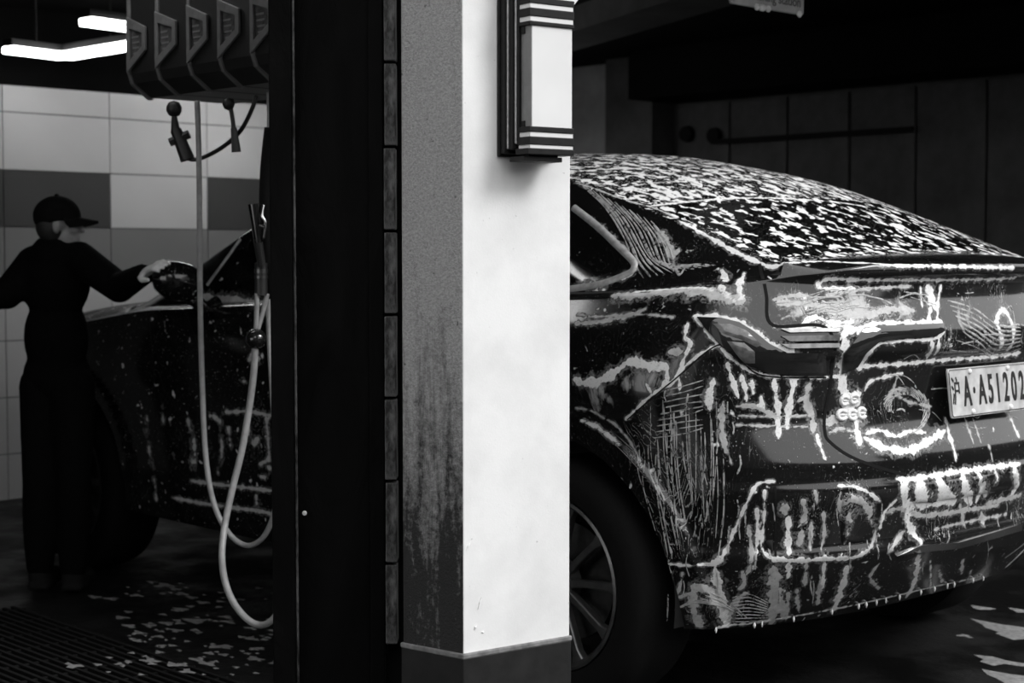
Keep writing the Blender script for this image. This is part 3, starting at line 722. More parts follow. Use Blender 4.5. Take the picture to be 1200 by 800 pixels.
for k in range(60):                                                 # more fine drips over the boot lid, bumper and quarter
    x = random.choice([random.uniform(775, 900), random.uniform(900, 1190)]); y = random.uniform(580, 700) if x > 880 or random.random() < .5 else random.uniform(450, 560)
    l = random.uniform(8, 34); fl([(x, y), (x + random.uniform(-2, 2), y + l * .5), (x + random.uniform(-3, 3), y + l)], random.uniform(1, 2.6))
for k in range(30):
    x = random.uniform(1010, 1195); y = random.uniform(340, 500); l = random.uniform(10, 40); fl([(x, y), (x + l * .6, y + random.uniform(-6, 10)), (x + l, y + random.uniform(-3, 16))], random.uniform(1, 2.2))
for k in range(22):
    x = random.uniform(905, 1000); y = random.uniform(340, 376); l = random.uniform(15, 50); fl([(x, y), (x + l * .6, y + random.uniform(-8, 1)), (x + l, y + random.uniform(-10, 2))], random.uniform(1, 2.4))
o = THIN.build('foam_streaks', M['streak'], CAR, smooth=True); o['kind'] = 'stuff'
dr = MB()
for x in [790, 802, 839, 884, 893, 930, 975, 1006, 1015, 1027, 1038, 1054, 1079, 1095, 1110, 1118, 1140, 1152]:   # drops hanging off the lower edge
    y = np.interp(x, [789, 800, 840, 880, 930, 980, 1040, 1100, 1150], [742, 739, 734, 729, 721, 712, 699, 685, 674]); p, n = hit(x, y)
    if p is None: continue
    r = random.uniform(.0025, .0042); dr.lathe([(.0004, 0), (r * .8, -.004), (r, -.009), (r * .6, -.014), (.0003, -.018)], 8, Matrix.Translation(p + n * .001))
dr.build('foam_drops', M['foam'], CAR, smooth=True)['kind'] = 'stuff'

# ---- raised patches that follow the bodywork (lamps, garnish)
from mathutils.geometry import delaunay_2d_cdt
def patch(name, px, mat, h=.008, step=7, parent=None, bev=.004, sm_=True):
    poly = [Vector(q) for q in px]; dense = []
    for i in range(len(poly)):
        a, b = poly[i], poly[(i + 1) % len(poly)]; k = max(1, int((b - a).length / step))
        dense += [a + (b - a) * (j / k) for j in range(k)]
    xs = [p.x for p in dense]; ys = [p.y for p in dense]; pts = list(dense); P2 = [(p.x, p.y) for p in dense]
    gx, gy = np.meshgrid(np.arange(min(xs) + step, max(xs), step), np.arange(min(ys) + step, max(ys), step))
    ins = in_poly(gx.ravel(), gy.ravel(), P2)
    for x, y, k in zip(gx.ravel(), gy.ravel(), ins):
        if k and min((Vector((x, y)) - d).length for d in dense) > step * .5: pts.append(Vector((x, y)))
    nb = len(dense)
    vo, _, fo, _, _, _ = delaunay_2d_cdt(pts, [(i, (i + 1) % nb) for i in range(nb)], [list(range(nb))], 2, 1e-4)
    bs, ns = [], []
    for p in vo:
        q, n = hit(p.x, p.y)
        if q is None: q, n = bs[-1], ns[-1]
        bs.append(q); ns.append(n)
    bnd = {}
    for f in fo:
        for a, b in zip(f, f[1:] + f[:1]): bnd[(a, b)] = 1
    loop = [(a, b) for (a, b) in bnd if (b, a) not in bnd]; edge = {a for a, _ in loop}
    topv = [p + n * (h if i not in edge else h - bev) for i, (p, n) in enumerate(zip(bs, ns))]; m = len(vo)
    mb = MB(); mb.add(topv + [p - n * .004 for p, n in zip(bs, ns)], [tuple(f) for f in fo] + [(a, b, b + m, a + m) for a, b in loop])
    return mb.build(name, mat, parent or CAR, smooth=55 if sm_ else False)
tl = patch('tail_light', [(817, 372), (845, 373), (866, 378), (884, 389), (902, 403), (922, 413), (967, 413), (967, 440), (930, 440), (900, 437), (877, 430), (858, 416), (844, 403), (830, 389)], M['glass_dark'], .010)
for px in [[(836, 381), (856, 381), (874, 388), (892, 404), (886, 407), (868, 398), (848, 392)], [(852, 400), (872, 402), (884, 412), (884, 424), (872, 424), (862, 414)]]: patch('lens', px, M['lens'], .013, 5, tl, .002)
for y0, y1, nm in [(385, 389, 'satin'), (393, 399, 'lens'), (402, 407, 'satin')]: patch('light_bar_strip', [(915, y0 + 1), (966, y0), (983, y0), (983, y1), (966, y1), (925, y1 + 1)], M[nm], .008, 6, tl, .002)
gl = patch('light_bar', [(988, 414), (1000, 400), (1011, 386), (1030, 382), (1060, 381), (1104, 379), (1106, 388), (1094, 394), (1060, 396), (1030, 400), (1014, 413), (1004, 430), (986, 438)], M['glass_dark'], .009)
patch('reflector', [(988, 577), (1012, 580), (1027, 592), (1030, 612), (1022, 630), (1006, 636), (986, 636), (984, 610)], M['paint'], .004, 4); put_foam(bpy.data.objects['reflector'].data, 'rear_bumper')
patch('corner_vent', [(898, 574), (906, 572), (906, 648), (896, 640)], M['black_plastic'], .003, 8)
patch('exhaust_trim', [(1050, 650), (1078, 638), (1122, 634), (1196, 613), (1196, 620), (1124, 641), (1080, 645)], M['chrome'], .010, 8)
patch('bumper_step_pad', [(1064, 568), (1110, 562), (1196, 551), (1196, 572), (1110, 586), (1070, 590)], M['paint'], .004, 4); put_foam(bpy.data.objects['bumper_step_pad'].data, 'rear_bumper')
# the same lamps and trims on the far side of the car
def far_copy(o, parent):
    me = o.data.copy(); co = np.zeros(len(me.vertices) * 3); me.vertices.foreach_get('co', co); co = co.reshape(-1, 3) * MIR + OFF
    me.vertices.foreach_set('co', co.ravel()); me.flip_normals(); me.update()
    c = bpy.data.objects.new(o.name.split('.')[0], me); COL.objects.link(c); c.parent = parent
    if me.materials[0] == M['paint']: put_foam(me, 'rear_bumper')
    for ch in list(o.children): far_copy(ch, c)
for o in [tl, gl] + [bpy.data.objects[n] for n in ('reflector', 'corner_vent')]: far_copy(o, CAR)
for o in [o for o in CAR.children if o.name.startswith('window_trim')]: far_copy(o, CAR)
# mirror
mp = at(206, 330, 5.86); mo = MCI @ mp
m_ = MB(); prof = []
Mm = Matrix.Translation(mo) @ Matrix.Rotation(math.radians(-14), 4, 'Y')
rings = []
for k in range(13):
    t = -1 + 2 * k / 12; r = max(.02, (1 - abs(t) ** 2.6) ** .5)
    rings.append([Mm @ Vector((.075 * r * math.cos(a) * (1 if math.cos(a) > 0 else .75) + .01, -.10 * t, .072 * r * math.sin(a) + .012 * t)) for a in np.linspace(0, 2 * PI, 20, endpoint=False)])
m_.add([p for r in rings for p in r], [(i * 20 + k, i * 20 + (k + 1) % 20, (i + 1) * 20 + (k + 1) % 20, (i + 1) * 20 + k) for i in range(12) for k in range(20)])
m_.tube([mo + Vector((0, .06, -.05)), mo + Vector((0, .12, -.10)), Vector((mo.x, .07, 1.13))], [.03, .025, .03])
mir = m_.build('wing_mirror', M['paint'], CAR, smooth=True); put_foam(mir.data, 'hood'); 
MB().tube([mo + Vector((-.03, -.08, .05)), mo + Vector((-.05, 0, .07)), mo + Vector((-.04, .07, .06))], [.006, .010, .006]).build('mirror_foam', M['foam_grey'], mir, smooth=True)
far_copy(mir, CAR)
fw([(986, 466), (1004, 464), (1004, 474), (987, 474)], 9); fw([(984, 486), (1000, 487), (1012, 484)], 11)
# badge: five small chrome letters under lather
def badge(px):
    p, n = hit(*px); t = Vector((0, 1, 0)); t = (t - n * t.dot(n)).normalized(); return p, n, Matrix((t, n.cross(t) * -1 if n.cross(t).z < 0 else n.cross(t), n)).transposed()
for x, y, w, h_ in [(989, 469, 12, 11), (1000, 467, 13, 11), (986, 486, 14, 12), (998, 486, 13, 12), (1009, 484, 12, 13)]:
    p, n, R_ = badge((x, y)); Ml = Matrix.Translation(p + n * .003) @ R_.to_4x4(); mb = MB(); ring = []
    for k in range(22): a = .35 + k / 21 * (2 * PI - .9); ring.append(Ml @ Vector((math.cos(a) * w * PXM * .72 * .62, math.sin(a) * h_ * PXM * .42, 0)))
    mb.tube(ring, .0058, 8); mb.tube([Ml @ Vector((-w * PXM * .4, 0, 0)), Ml @ Vector((w * PXM * .42, 0, 0))], .0038, 8)
    mb.build('badge_letter', M['foam'], CAR, smooth=True)
# ---- number plate
pc, pn = hit(1151, 456)
p1, _ = hit(1098, 459); p2, _ = hit(1196, 450)
pt = Vector((0, 1, 0)); 
zax = Vector((1, 0, .12)).normalized(); yax = zax.cross(pt).normalized(); yax = yax if yax.z > 0 else -yax; xax = yax.cross(zax).normalized()
PM = Matrix.Translation(Vector((.825, V0 + .012, pc.z + .003))) @ Matrix((xax, yax, zax)).transposed().to_4x4()
mb = MB(); PW, PH = .44, .140
def rrect(w, h, r, n=5):
    return [(cx + r * math.cos(a), cy + r * math.sin(a)) for cx, cy, a0 in ((w/2-r, h/2-r, 0), (-w/2+r, h/2-r, PI/2), (-w/2+r, -h/2+r, PI), (w/2-r, -h/2+r, 1.5*PI)) for a in np.linspace(a0, a0 + PI / 2, n)]
plate = MB().prism(rrect(PW, PH, .010), -.003, .002, PM).build('number_plate', M['white_plate'], CAR)
rim = MB(); loop = [PM @ Vector((x, y, .003)) for x, y in rrect(PW - .008, PH - .008, .008)]; rim.tube(loop + loop[:2], .0016, 6, False); rim.build('raised_rim', M['chrome'], plate)
for sx, sy in ((-.105, .058), (.105, .058), (-.105, -.058), (.105, -.058)):
    MB().lathe([(.0005, .007), (.006, .006), (.0085, .003), (.009, .0)], 12, PM @ Matrix.Translation((sx, sy, .001))).build('bolt', M['foam'], plate, smooth=True)
def text_mesh(s, size, name, mat, parent, mtx, xs=1.0, ext=.0015, bold=0.0):
    cu = bpy.data.curves.new(name, 'FONT'); cu.body = s; cu.size = size; cu.extrude = ext; cu.align_x = 'CENTER'; cu.align_y = 'CENTER'; cu.offset = bold
    o = bpy.data.objects.new('tmp', cu); COL.objects.link(o); dg = bpy.context.evaluated_depsgraph_get()
    me = bpy.data.meshes.new_from_object(o.evaluated_get(dg)); bpy.data.objects.remove(o); me.name = name
    me.transform(mtx @ Matrix.Diagonal((xs, 1, 1, 1))); me.materials.clear(); return link(name, me, mat, parent)
for s, x in [('沪', -.186), ('A', -.127), ('·', -.089), ('A', -.046), ('5', .001), ('1', .043), ('2', .088), ('0', .133), ('2', .178)]:
    cjk = s == '沪'
    text_mesh(s, .085 if cjk else .118, 'character' if s != '·' else 'dot', M['ink'], plate, PM @ Matrix.Translation((x, -.002 if not cjk else 0, .003)), .50 if not cjk else .55, .001, .0 if cjk else .0022)
# ---- wheels, wells, underbody
def wheel(u, v, flip):
    Mw = Matrix.Translation((u, v, .3635)) @ Matrix.Rotation(PI / 2 if not flip else -PI / 2, 4, 'X')        # local +z looks outwards
    t = MB(); t.lathe([(.245, -.02), (.258, .004), (.30, .010), (.335, .004), (.354, -.012), (.3635, -.04), (.3635, -.19), (.354, -.22), (.30, -.235), (.245, -.22)], 72, Mw, True)
    tyre = t.build('wheel', M['rubber'], CAR, smooth=50)
    r = MB(); r.lathe([(.250, -.012), (.252, .004), (.243, .006), (.232, -.006), (.225, -.03), (.22, -.18), (.25, -.2)], 72, Mw); r.build('rim_ring', M['rim'], tyre, smooth=50)
    h = MB(); h.lathe([(.001, .0), (.03, -.002), (.036, -.010), (.062, -.014), (.068, -.05)], 32, Mw); h.build('hub', M['rim'], tyre, smooth=40)
    d = MB(); d.lathe([(.01, -.075), (.17, -.075), (.172, -.095), (.05, -.1)], 48, Mw); d.build('brake_disc', M['dark_metal'], tyre, smooth=40)
    me = None
    for k in range(10):
        a = 2 * PI * k / 10 + .12
        s = MB(); s.prism([(.055, -.016), (.12, -.013), (.20, -.020), (.236, -.034), (.236, .034 - .02), (.20, .004), (.12, .008), (.055, .012)], -.038, -.012)
        o = s.build('spoke', M['rim'], tyre, bevel=.004); o.matrix_basis = Mw @ Matrix.Rotation(a, 4, 'Z')
wheel(0, .012, False); wheel(0, 2 * V0 - .012, True); wheel(-2.86, .03, False); wheel(-2.86, 2 * V0 - .03, True)
for wu, wz in WHEELS:
    for s in (0, 1):
        mb = MB(); prof = [(RA + .004, a) for a in (0, 1)]
        vs = []; na = 40
        for k in range(na + 1):
            a = -.15 + (PI + .30) * k / na
            for d, rr in ((.045, RA + .003), (.30, RA + .003), (.30, .02)):
                y = d if s == 0 else 2 * V0 - d; vs.append((wu + rr * math.cos(a), y, wz + rr * math.sin(a)))
        mb.add(vs, [(3 * k + j, 3 * k + j + 1, 3 * k + j + 4, 3 * k + j + 3) for k in range(na) for j in (0, 1)])
        mb.build('wheel_arch_liner', M['rubber'], CAR)
mb = MB(); mb.box((-1.4, V0, .36), (1.95, 1.70, .14)); mb.box((.50, V0, .42), (.16, 1.2, .10)); mb.box((-1.3, V0, .55), (3.6, 1.2, .3)); mb.build('underbody', M['rubber'], CAR)

# ============================================================ PILLAR, LAMP, STEEL COLUMN
K = at(543, 768, 3.45); K.z = 0
a1, a2 = math.radians(35.6), math.radians(37)
dR = Vector((math.cos(a1), math.sin(a1), 0)); dL = Vector((-math.cos(a2), math.sin(a2), 0)); nR = Vector((math.sin(a1), -math.cos(a1), 0)); nL = Vector((-math.sin(a2), -math.cos(a2), 0))
WR, WL, ZP = .289, .172, .452
foot = [K, K + dR * WR, K + dR * WR + dL * WL, K + dL * WL]
me = bpy.data.meshes.new('pillar')
zs = (0, CEIL)
me.from_pydata([(p.x, p.y, z) for z in zs for p in foot], [], [(0, 1, 5, 4), (3, 0, 4, 7), (1, 2, 6, 5), (2, 3, 7, 6), (4, 5, 6, 7)]); me.update()
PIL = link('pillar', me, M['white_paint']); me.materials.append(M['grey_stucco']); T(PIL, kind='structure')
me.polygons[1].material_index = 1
bv_ = PIL.modifiers.new('bevel', 'BEVEL'); bv_.width = .0035; bv_.segments = 2; bv_.limit_method = 'ANGLE'
def ring_poly(off): # footprint pushed outwards
    c = sum(foot, Vector()) / 4; return [p + nR * off * (1 if i in (0, 1) else -1) * .9 + nL * off * (1 if i in (0, 3) else -1) * .9 for i, p in enumerate(foot)]
mb = MB(); mb.prism([(p.x, p.y) for p in ring_poly(.004)], 0, ZP - .010); mb.build('plinth', M['plinth'], PIL, bevel=.003)
mb = MB(); mb.prism([(p.x, p.y) for p in ring_poly(.006)], ZP - .012, ZP); mb.build('plinth_ledge', M['ledge'], PIL, bevel=.003)
# small corbel at the top right
Mp = Matrix.Translation(K + nR * .001) @ Matrix((dR, Vector((0, 0, 1)), nR)).transposed().to_4x4()
z_top = at(672, 11, 3.62).z
MB().prism([(WR - .02, z_top), (WR + .001, z_top), (WR + .03, z_top + .030), (WR + .10, z_top + .10), (WR + .10, z_top + .16), (WR - .02, z_top + .16)], -.10, -.001, Mp).build('corbel', M['white_paint'], PIL, bevel=.003)
for x0, y0, x1, y1, w in [(546, 645, 551, 634, .0022), (560, 714, 564, 699, .002), (556, 738, 558, 731, .003), (565, 742, 566, 739, .003)]:
    def onf(x, y):
        d = ray(x, y); o = Vector((0, 0, CAMH)); s = (K - o).dot(nR) / d.dot(nR); return o + d * s
    p, q = onf(x0, y0), onf(x1, y1); MB().tube([p + nR * .001, (p + q) / 2 + nR * .001, q + nR * .001], [.0006, w, .0004], 6).build('paint_chip', M['foam'], PIL)

# wall lamp: black iron frame with opal panels
LAMP = empty('wall_lamp'); T(LAMP, 'black striped lantern with opal white panels, fixed high on the white pillar', 'lamp')
t0 = .088; LW = .145; DEP = .088                                    # start along the face, width, depth
zb_, zt_ = at(600, 188, 3.5).z, at(600, 188, 3.5).z + .46
def lbox(name, ta, tb, za, zb2, d0, d1, mat, bev=.0015):
    mb = MB(); mb.prism([(ta, za), (tb, za), (tb, zb2), (ta, zb2)], d0, d1, Mp); return mb.build(name, M[mat], LAMP, bevel=bev)
lbox('back_plate', t0, t0 + LW + .01, zb_ + .008, zt_, 0, .008, 'lamp_black')
lbox('back_frame', t0 + .004, t0 + LW + .006, zb_ + .014, zt_, .008, .022, 'lamp_black')
lbox('middle_frame', t0 + .012, t0 + LW, zb_ + .022, zt_, .026, .040, 'lamp_black')
lbox('inner_frame', t0 + .020, t0 + LW - .004, zb_ + .040, zt_, .044, .052, 'lamp_black')
for k, (d0, d1) in enumerate(((.022, .026), (.040, .044))): lbox('pale_fillet', t0 + .010 + .008 * k, t0 + LW - .002, zb_ + .024 + .01 * k, zt_, d0, d1, 'foam_grey')
x0, x1 = t0 + .026, t0 + .026 + .112
lbox('opal_panel', x0 + .003, x1 - .002, zb_ + .034, zt_, .052, DEP, 'lamp_white')
lbox('shaded_side', x0 + .0015, x0 + .0035, zb_ + .036, zt_, .052, DEP - .001, 'lamp_side', .0004)  # thin grey sheet, its colour standing for the opal panel's shaded side
zz = zb_ + .010
for h, nm in [(.013, 'b'), (.0075, 'w'), (.017, 'b'), (.0095, 'w'), (.012, 'b')]:
    if nm == 'b': lbox('black_band', x0 - .006 + (.0 if zz > zb_ + .02 else -.004), x1 + .001, zz, zz + h, .046, DEP + .004, 'lamp_black')
    else: lbox('white_band', x0 - .003, x1 - .001, zz, zz + h, .048, DEP + .002, 'lamp_white', .0005)
    zz += h
lbox('foot_rail', x0 - .014, x1 - .022, zb_ - .004, zb_ + .0065, .030, DEP - .008, 'lamp_black'); lbox('foot_rail', x0 + .004, x1 - .03, zb_ + .006, zb_ + .0105, .05, DEP - .012, 'lamp_black')
zz = at(622, 28, 3.43).z
for h, nm in [(.0085, 'b'), (.010, 'w'), (.0175, 'b'), (.0095, 'w'), (.013, 'b'), (.0095, 'w'), (.02, 'b')]:
    if nm == 'b': lbox('black_band', x0 - .006, x1 + .001, zz, zz + h, .046, DEP + .004, 'lamp_black')
    else: lbox('white_band', x0 - .003, x1 - .001, zz, zz + h, .048, DEP + .002, 'lamp_white', .0005)
    zz += h
# stepped corner pieces of the side panel
for za in (zb_ + .066, at(622, 28, 3.43).z - .016):
    lbox('corner_step', x0 - .001, x0 + .004, za, za + .016, .050, .066, 'lamp_black', .0005)

# steel column left of the pillar
POST = empty('steel_column'); T(POST, kind='structure')
mb = MB(); mb.box((-.523, 3.72, CEIL / 2), (.052, .08, CEIL)); mb.build('flange', M['steel_black'], POST, bevel=.004)
mb = MB(); mb.box((-.395, 3.755, CEIL / 2), (.21, .05, CEIL)); mb.build('web', M['steel_black'], POST)
mb = MB(); mb.box((-.3105, 3.735, CEIL / 2), (.034, .05, CEIL)); mb.build('flange', M['steel_black'], POST, bevel=.003)
mb = MB(); mb.tube([(-.494, 3.70, 0), (-.496, 3.70, CEIL)], .003, 6); mb.build('weld_seam', M['worn'], POST)
mb = MB(); mb.box((-.262, 3.80, CEIL / 2), (.06, .08, CEIL)); mb.build('backing_strip', M['rubber'], POST)
zk = at(455, 269, 3.72).z - .1915 * 5; em = None
while zk < CEIL:
    z1 = min(zk + .185, CEIL)
    if z1 > .02:
        za = max(zk, .0); mb = MB(); mb.box((0, 0, 0), (.027, .05, z1 - za)); o = mb.build('edge_tile', M['worn'], POST, bevel=.003); o.location = (-.2785 + random.uniform(-.0012, .0012), 3.735 + random.uniform(-.003, .003), (za + z1) / 2); o.rotation_euler = (0, random.uniform(-.004, .004), 0)
    zk += .1915
p = at(357, 601, 3.728); mb = MB(); mb.lathe([(.0004, .004), (.005, .003), (.006, 0)], 9, Matrix.Translation(p) @ Matrix.Rotation(PI / 2, 4, 'X')); mb.build('foam_fleck', M['foam'], POST)

# ============================================================ HOSE REELS AND HOSES (left)
def solve_u(x, v):                                                  # u where the sight line through column x meets the plane v
    d = ray(x, 298); n = L; s = v / d.dot(n) + (W.dot(n)) / d.dot(n); return (d * s - W).dot(B)
rv = (at(155, 298, 5.5) - W).dot(L)
u_ = [solve_u(x, rv) for x in (155, 188, 225, 261, 299, 338)]
names = ['leftmost', 'second from left', 'third from left, middle one', 'fourth from left', 'rightmost, half hidden by the black column,']
for i in range(5):
    R_ = empty('hose_reel', grid(u_[i], rv, 1.84), CAR_ROT)
    T(R_, 'black hose reel housing with grey rib, ' + names[i] + ' of the five under the ceiling', 'hose reel', 'hose reels in a row under the ceiling')
    if i == 2: R_['label'] = 'black hose reel housing with grey rib, in the middle of the five under the ceiling'
    if i == 4: R_['label'] = 'black hose reel housing at right end of the five, half hidden by black column'
    w = u_[i + 1] - u_[i]
    # local x = u, y = v (away from the viewer's left), z up
    Mu = Matrix((Vector((0, 1, 0)), Vector((0, 0, 1)), Vector((1, 0, 0)))).transposed().to_4x4()
    prof = [(0, .60), (0, .075), (.012, .045), (.075, 0), (.40, 0), (.47, .08), (.47, .60)]
    MB().prism(prof, .004, w - .004, Mu).build('housing', M['black_plastic'], R_, bevel=.006)
    rp = [(-.006, .60), (-.006, .076), (.006, .041), (.070, -.006), (.085, -.006)]
    rq_ = [(.004, .60), (.004, .079), (.018, .050), (.082, .004), (.085, .004)]
    MB().prism(rp + rq_[::-1], -.008, .008, Mu).build('side_rib', M['rib_grey'], R_, bevel=.002)
    out = [(0, .265), (w * .66, .222), (w * .66, .145), (0, .078)]; inn = [(w * .10, .225), (w * .55, .203), (w * .55, .160), (w * .10, .118)]
    mb = MB(); n0 = []
    for d in (-.004, -.014):
        n0 += [(x, d, z) for x, z in out] + [(x, d, z) for x, z in inn]
    fs_ = []
    for k in range(4):
        j = (k + 1) % 4; fs_ += [(8 + k, 8 + j, 12 + j, 12 + k), (k, j, 8 + j, 8 + k), (4 + k, 12 + k, 12 + j, 4 + j), (k, 4 + k, 4 + j, j)]
    mb.add(n0, fs_); mb.build('window_frame', M['rib_grey'], R_, bevel=.002)
    lb = MB(); lb.add([(x, -.003, z) for x, z in inn], [(0, 1, 2, 3)]); pl = lb.build('rating_label', M['lens'], R_)
    for k in range(4):
        MB().box((w * (.24 + .02 * k), -.004, .195 - .018 * k), (w * .24, .002, .006)).build('label_bar', M['rib_grey'], pl)
    MB().box((w / 2, .2, .69), (w * .5, .08, .18)).build('ceiling_bracket', M['black_plastic'], R_)
def hose(name, px, r, mat, label, cat, n=10, parent=None, group=None):
    pts = [at(x, y, Y) for x, y, Y in px]
    o = MB().tube(smooth_path(pts, n), r, 10).build(name, M[mat], parent, smooth=True)
    if label: T(o, label, cat, group)
    return o
hose('water_hose', [(231, 118, 5.24), (233, 180, 5.24), (234, 280, 5.24), (235, 380, 5.25), (237, 450, 5.26), (240, 520, 5.25), (246, 570, 5.22), (256, 604, 5.2), (272, 629, 5.17), (290, 639, 5.15), (306, 632, 5.12), (317, 614, 5.1), (324, 590, 5.08)], .0088, 'hose',
     'thin grey hose hanging straight from the reels, a small loop at its foot', 'hose')
hb = hose('water_hose', [(299, 408, 5.02), (297, 440, 5.02), (292, 478, 5.02), (284, 525, 5.0), (273, 570, 4.98), (264, 612, 4.95), (260, 650, 4.9), (264, 682, 4.88), (275, 708, 4.85), (292, 727, 4.82), (308, 732, 4.8), (322, 723, 4.78), (332, 705, 4.77)], .0105, 'hose',
     'grey hose hanging below a round black ball, its wide loop reaching lowest', 'hose')
mb = MB(); c = at(300, 397, 5.02); mb.lathe([(.001, .032), (.012, .030), (.024, .021), (.031, .008), (.032, 0), (.031, -.008), (.024, -.021), (.012, -.030), (.001, -.032)], 24, Matrix.Translation(c)); mb.build('ball_stop', M['black_gloss'], hb, smooth=True)
hose('hose_tail', [(301, 344, 5.02), (301, 360, 5.02), (300, 386, 5.02)], .0075, 'hose', None, None, parent=hb); hose('hose_tail', [(313, 344, 5.03), (309, 362, 5.03), (302, 386, 5.02)], .0075, 'hose', None, None, parent=hb)
mb = MB(); mb.tube([at(306, 308, 5.03), at(306, 346, 5.03)], .020, 16); cp = mb.build('coupling', M['black_plastic'], hb, smooth=40)
mb = MB(); mb.tube([at(306, 315, 5.03), at(306, 320, 5.03)], .0215, 16); mb.tube([at(306, 323, 5.03), at(306, 326, 5.03)], .0215, 16); cl = mb.build('hose_clamp', M['dark_metal'], cp, smooth=40); cl['kind'] = 'stuff'
hose('water_hose', [(315, 108, 5.12), (316, 135, 5.13), (315, 200, 5.14), (314, 300, 5.15), (315, 380, 5.15), (318, 440, 5.10), (321, 485, 5.04), (326, 520, 5.03)], .0085, 'hose', 'grey hose running down close beside the black steel column', 'hose')
hose('air_line', [(318, 150, 5.09), (313, 200, 5.09), (312, 250, 5.09), (316, 300, 5.09), (320, 350, 5.09)], .022, 'rubber', 'thick black line hanging behind the spray gun by the column', 'hose')
G_ = empty('spray_gun'); T(G_, 'black spray gun hanging upside down beside the steel column', 'spray gun')
def bar(a, b, ra, rb, mat, name, par, nn=10): mb = MB(); mb.tube([a, (a + b) / 2, b], [ra, (ra + rb) / 2, rb], nn); return mb.build(name, M[mat], par, smooth=40)
bar(at(298, 239, 4.98), at(303, 284, 4.98), .021, .013, 'black_gloss', 'grip', G_); bar(at(302, 280, 4.98), at(307, 312, 5.0), .014, .013, 'black_plastic', 'barrel', G_)
tr = smooth_path([at(309, 240, 4.97), at(307, 252, 4.96), at(311, 262, 4.96), at(309, 280, 4.97)], 6); MB().tube(tr, .005, 8).build('trigger', M['chrome'], G_, smooth=True); bar(at(304, 264, 4.96), at(310, 266, 4.96), .009, .007, 'chrome', 'valve', G_)
# plugs below the reels
PL = empty('cable_plug'); T(PL, 'black cross-shaped plug dangling below the reels on a looped cable', 'plug')
c = at(204, 128, 5.3); MB().lathe([(.001, .028), (.017, .022), (.025, .008), (.025, -.006), (.017, -.020), (.001, -.026)], 16, Matrix.Translation(c)).build('knob', M['black_plastic'], PL, smooth=True)
bar(at(204, 134, 5.3), at(206, 156, 5.3), .008, .016, 'black_plastic', 'strain_relief', PL); bar(at(206, 152, 5.3), at(220, 187, 5.3), .018, .024, 'black_plastic', 'plug_body', PL); bar(at(199, 167, 5.3), at(222, 157, 5.3), .014, .014, 'black_plastic', 'cross_lug', PL, 6)
hose('cable', [(217, 184, 5.3), (228, 187, 5.3), (246, 181, 5.28), (268, 167, 5.22), (284, 150, 5.16), (296, 126, 5.1), (300, 112, 5.1)], .007, 'black_plastic', None, None, parent=PL)
P2 = empty('cable_connector'); T(P2, 'small black tapered connector hanging on a short lead beside the cross-shaped plug', 'plug')
c = at(268, 122, 5.15); MB().lathe([(.001, .02), (.016, .015), (.02, 0), (.014, -.014), (.001, -.02)], 14, Matrix.Translation(c)).build('knob', M['black_plastic'], P2, smooth=True)
hose('lead', [(270, 124, 5.15), (273, 142, 5.15), (274, 154, 5.15)], .007, 'black_plastic', None, None, parent=P2); bar(at(274, 150, 5.15), at(277, 178, 5.15), .010, .015, 'black_plastic', 'connector_body', P2, 8)

# ============================================================ CEILING LIGHTS
def at_z(x, y, z): d = ray(x, y); return Vector((0, 0, CAMH)) + d * ((z - CAMH) / d.z)
ZL = 2.34
def light(bars, label, mat='led'):
    R_ = empty('ceiling_light'); T(R_, label, 'ceiling light', 'strip lights under the black ceiling')
    for a, b in bars:
        t = (b - a).normalized(); n = Vector((-t.y, t.x, 0)); rz = math.atan2(t.y, t.x); c = (a + b) / 2; l = (b - a).length
        MB().box(c + Vector((0, 0, .0)), (l, .10, .035), rz).build('tube', M[mat], R_, bevel=.006)
        MB().box(c + Vector((0, 0, .036)), (l, .07, .036), rz).build('housing', M['black_plastic'], R_)
        MB().tube([c + Vector((0, 0, .05)), c + Vector((0, 0, CEIL - ZL))], .006, 6).build('drop_rod', M['black_plastic'], R_)
    return R_
a, b, c = at_z(9, 58, ZL), at_z(75, 66, ZL), at_z(160, 52, ZL); d_ = (c - b).normalized()
light([(a, b), (b, b + d_ * .9)], 'lit white strip light bent into a flat V, lower one at top left')
a, b = at_z(100, 25, ZL), at_z(160, 33, ZL); light([(a, a + (b - a).normalized() * .8)], 'short lit white strip light, upper one at top left')
a = Vector((-1.75, 5.1, 2.45)); light([(a, a + Vector((.8, .1, 0)))], 'added unseen strip light above the person, beyond the top edge of the picture')  # added lamp that brightens the person and the glove
for v_ in (1.55,):
    a = grid(-4.1, v_, ZL); light([(a, a + L * .75 + B * -.15)], 'added strip light over the car nose, hidden behind the reels', 'led_fill')  # added unseen lamp that brightens the tiled wall

a = grid(-4.2, 3.3, ZL); light([(a, a + L * .5)], 'added short strip light behind the white pillar, over the front wall', 'led_fill')  # added unseen lamp to lift the pale wall past the pillar
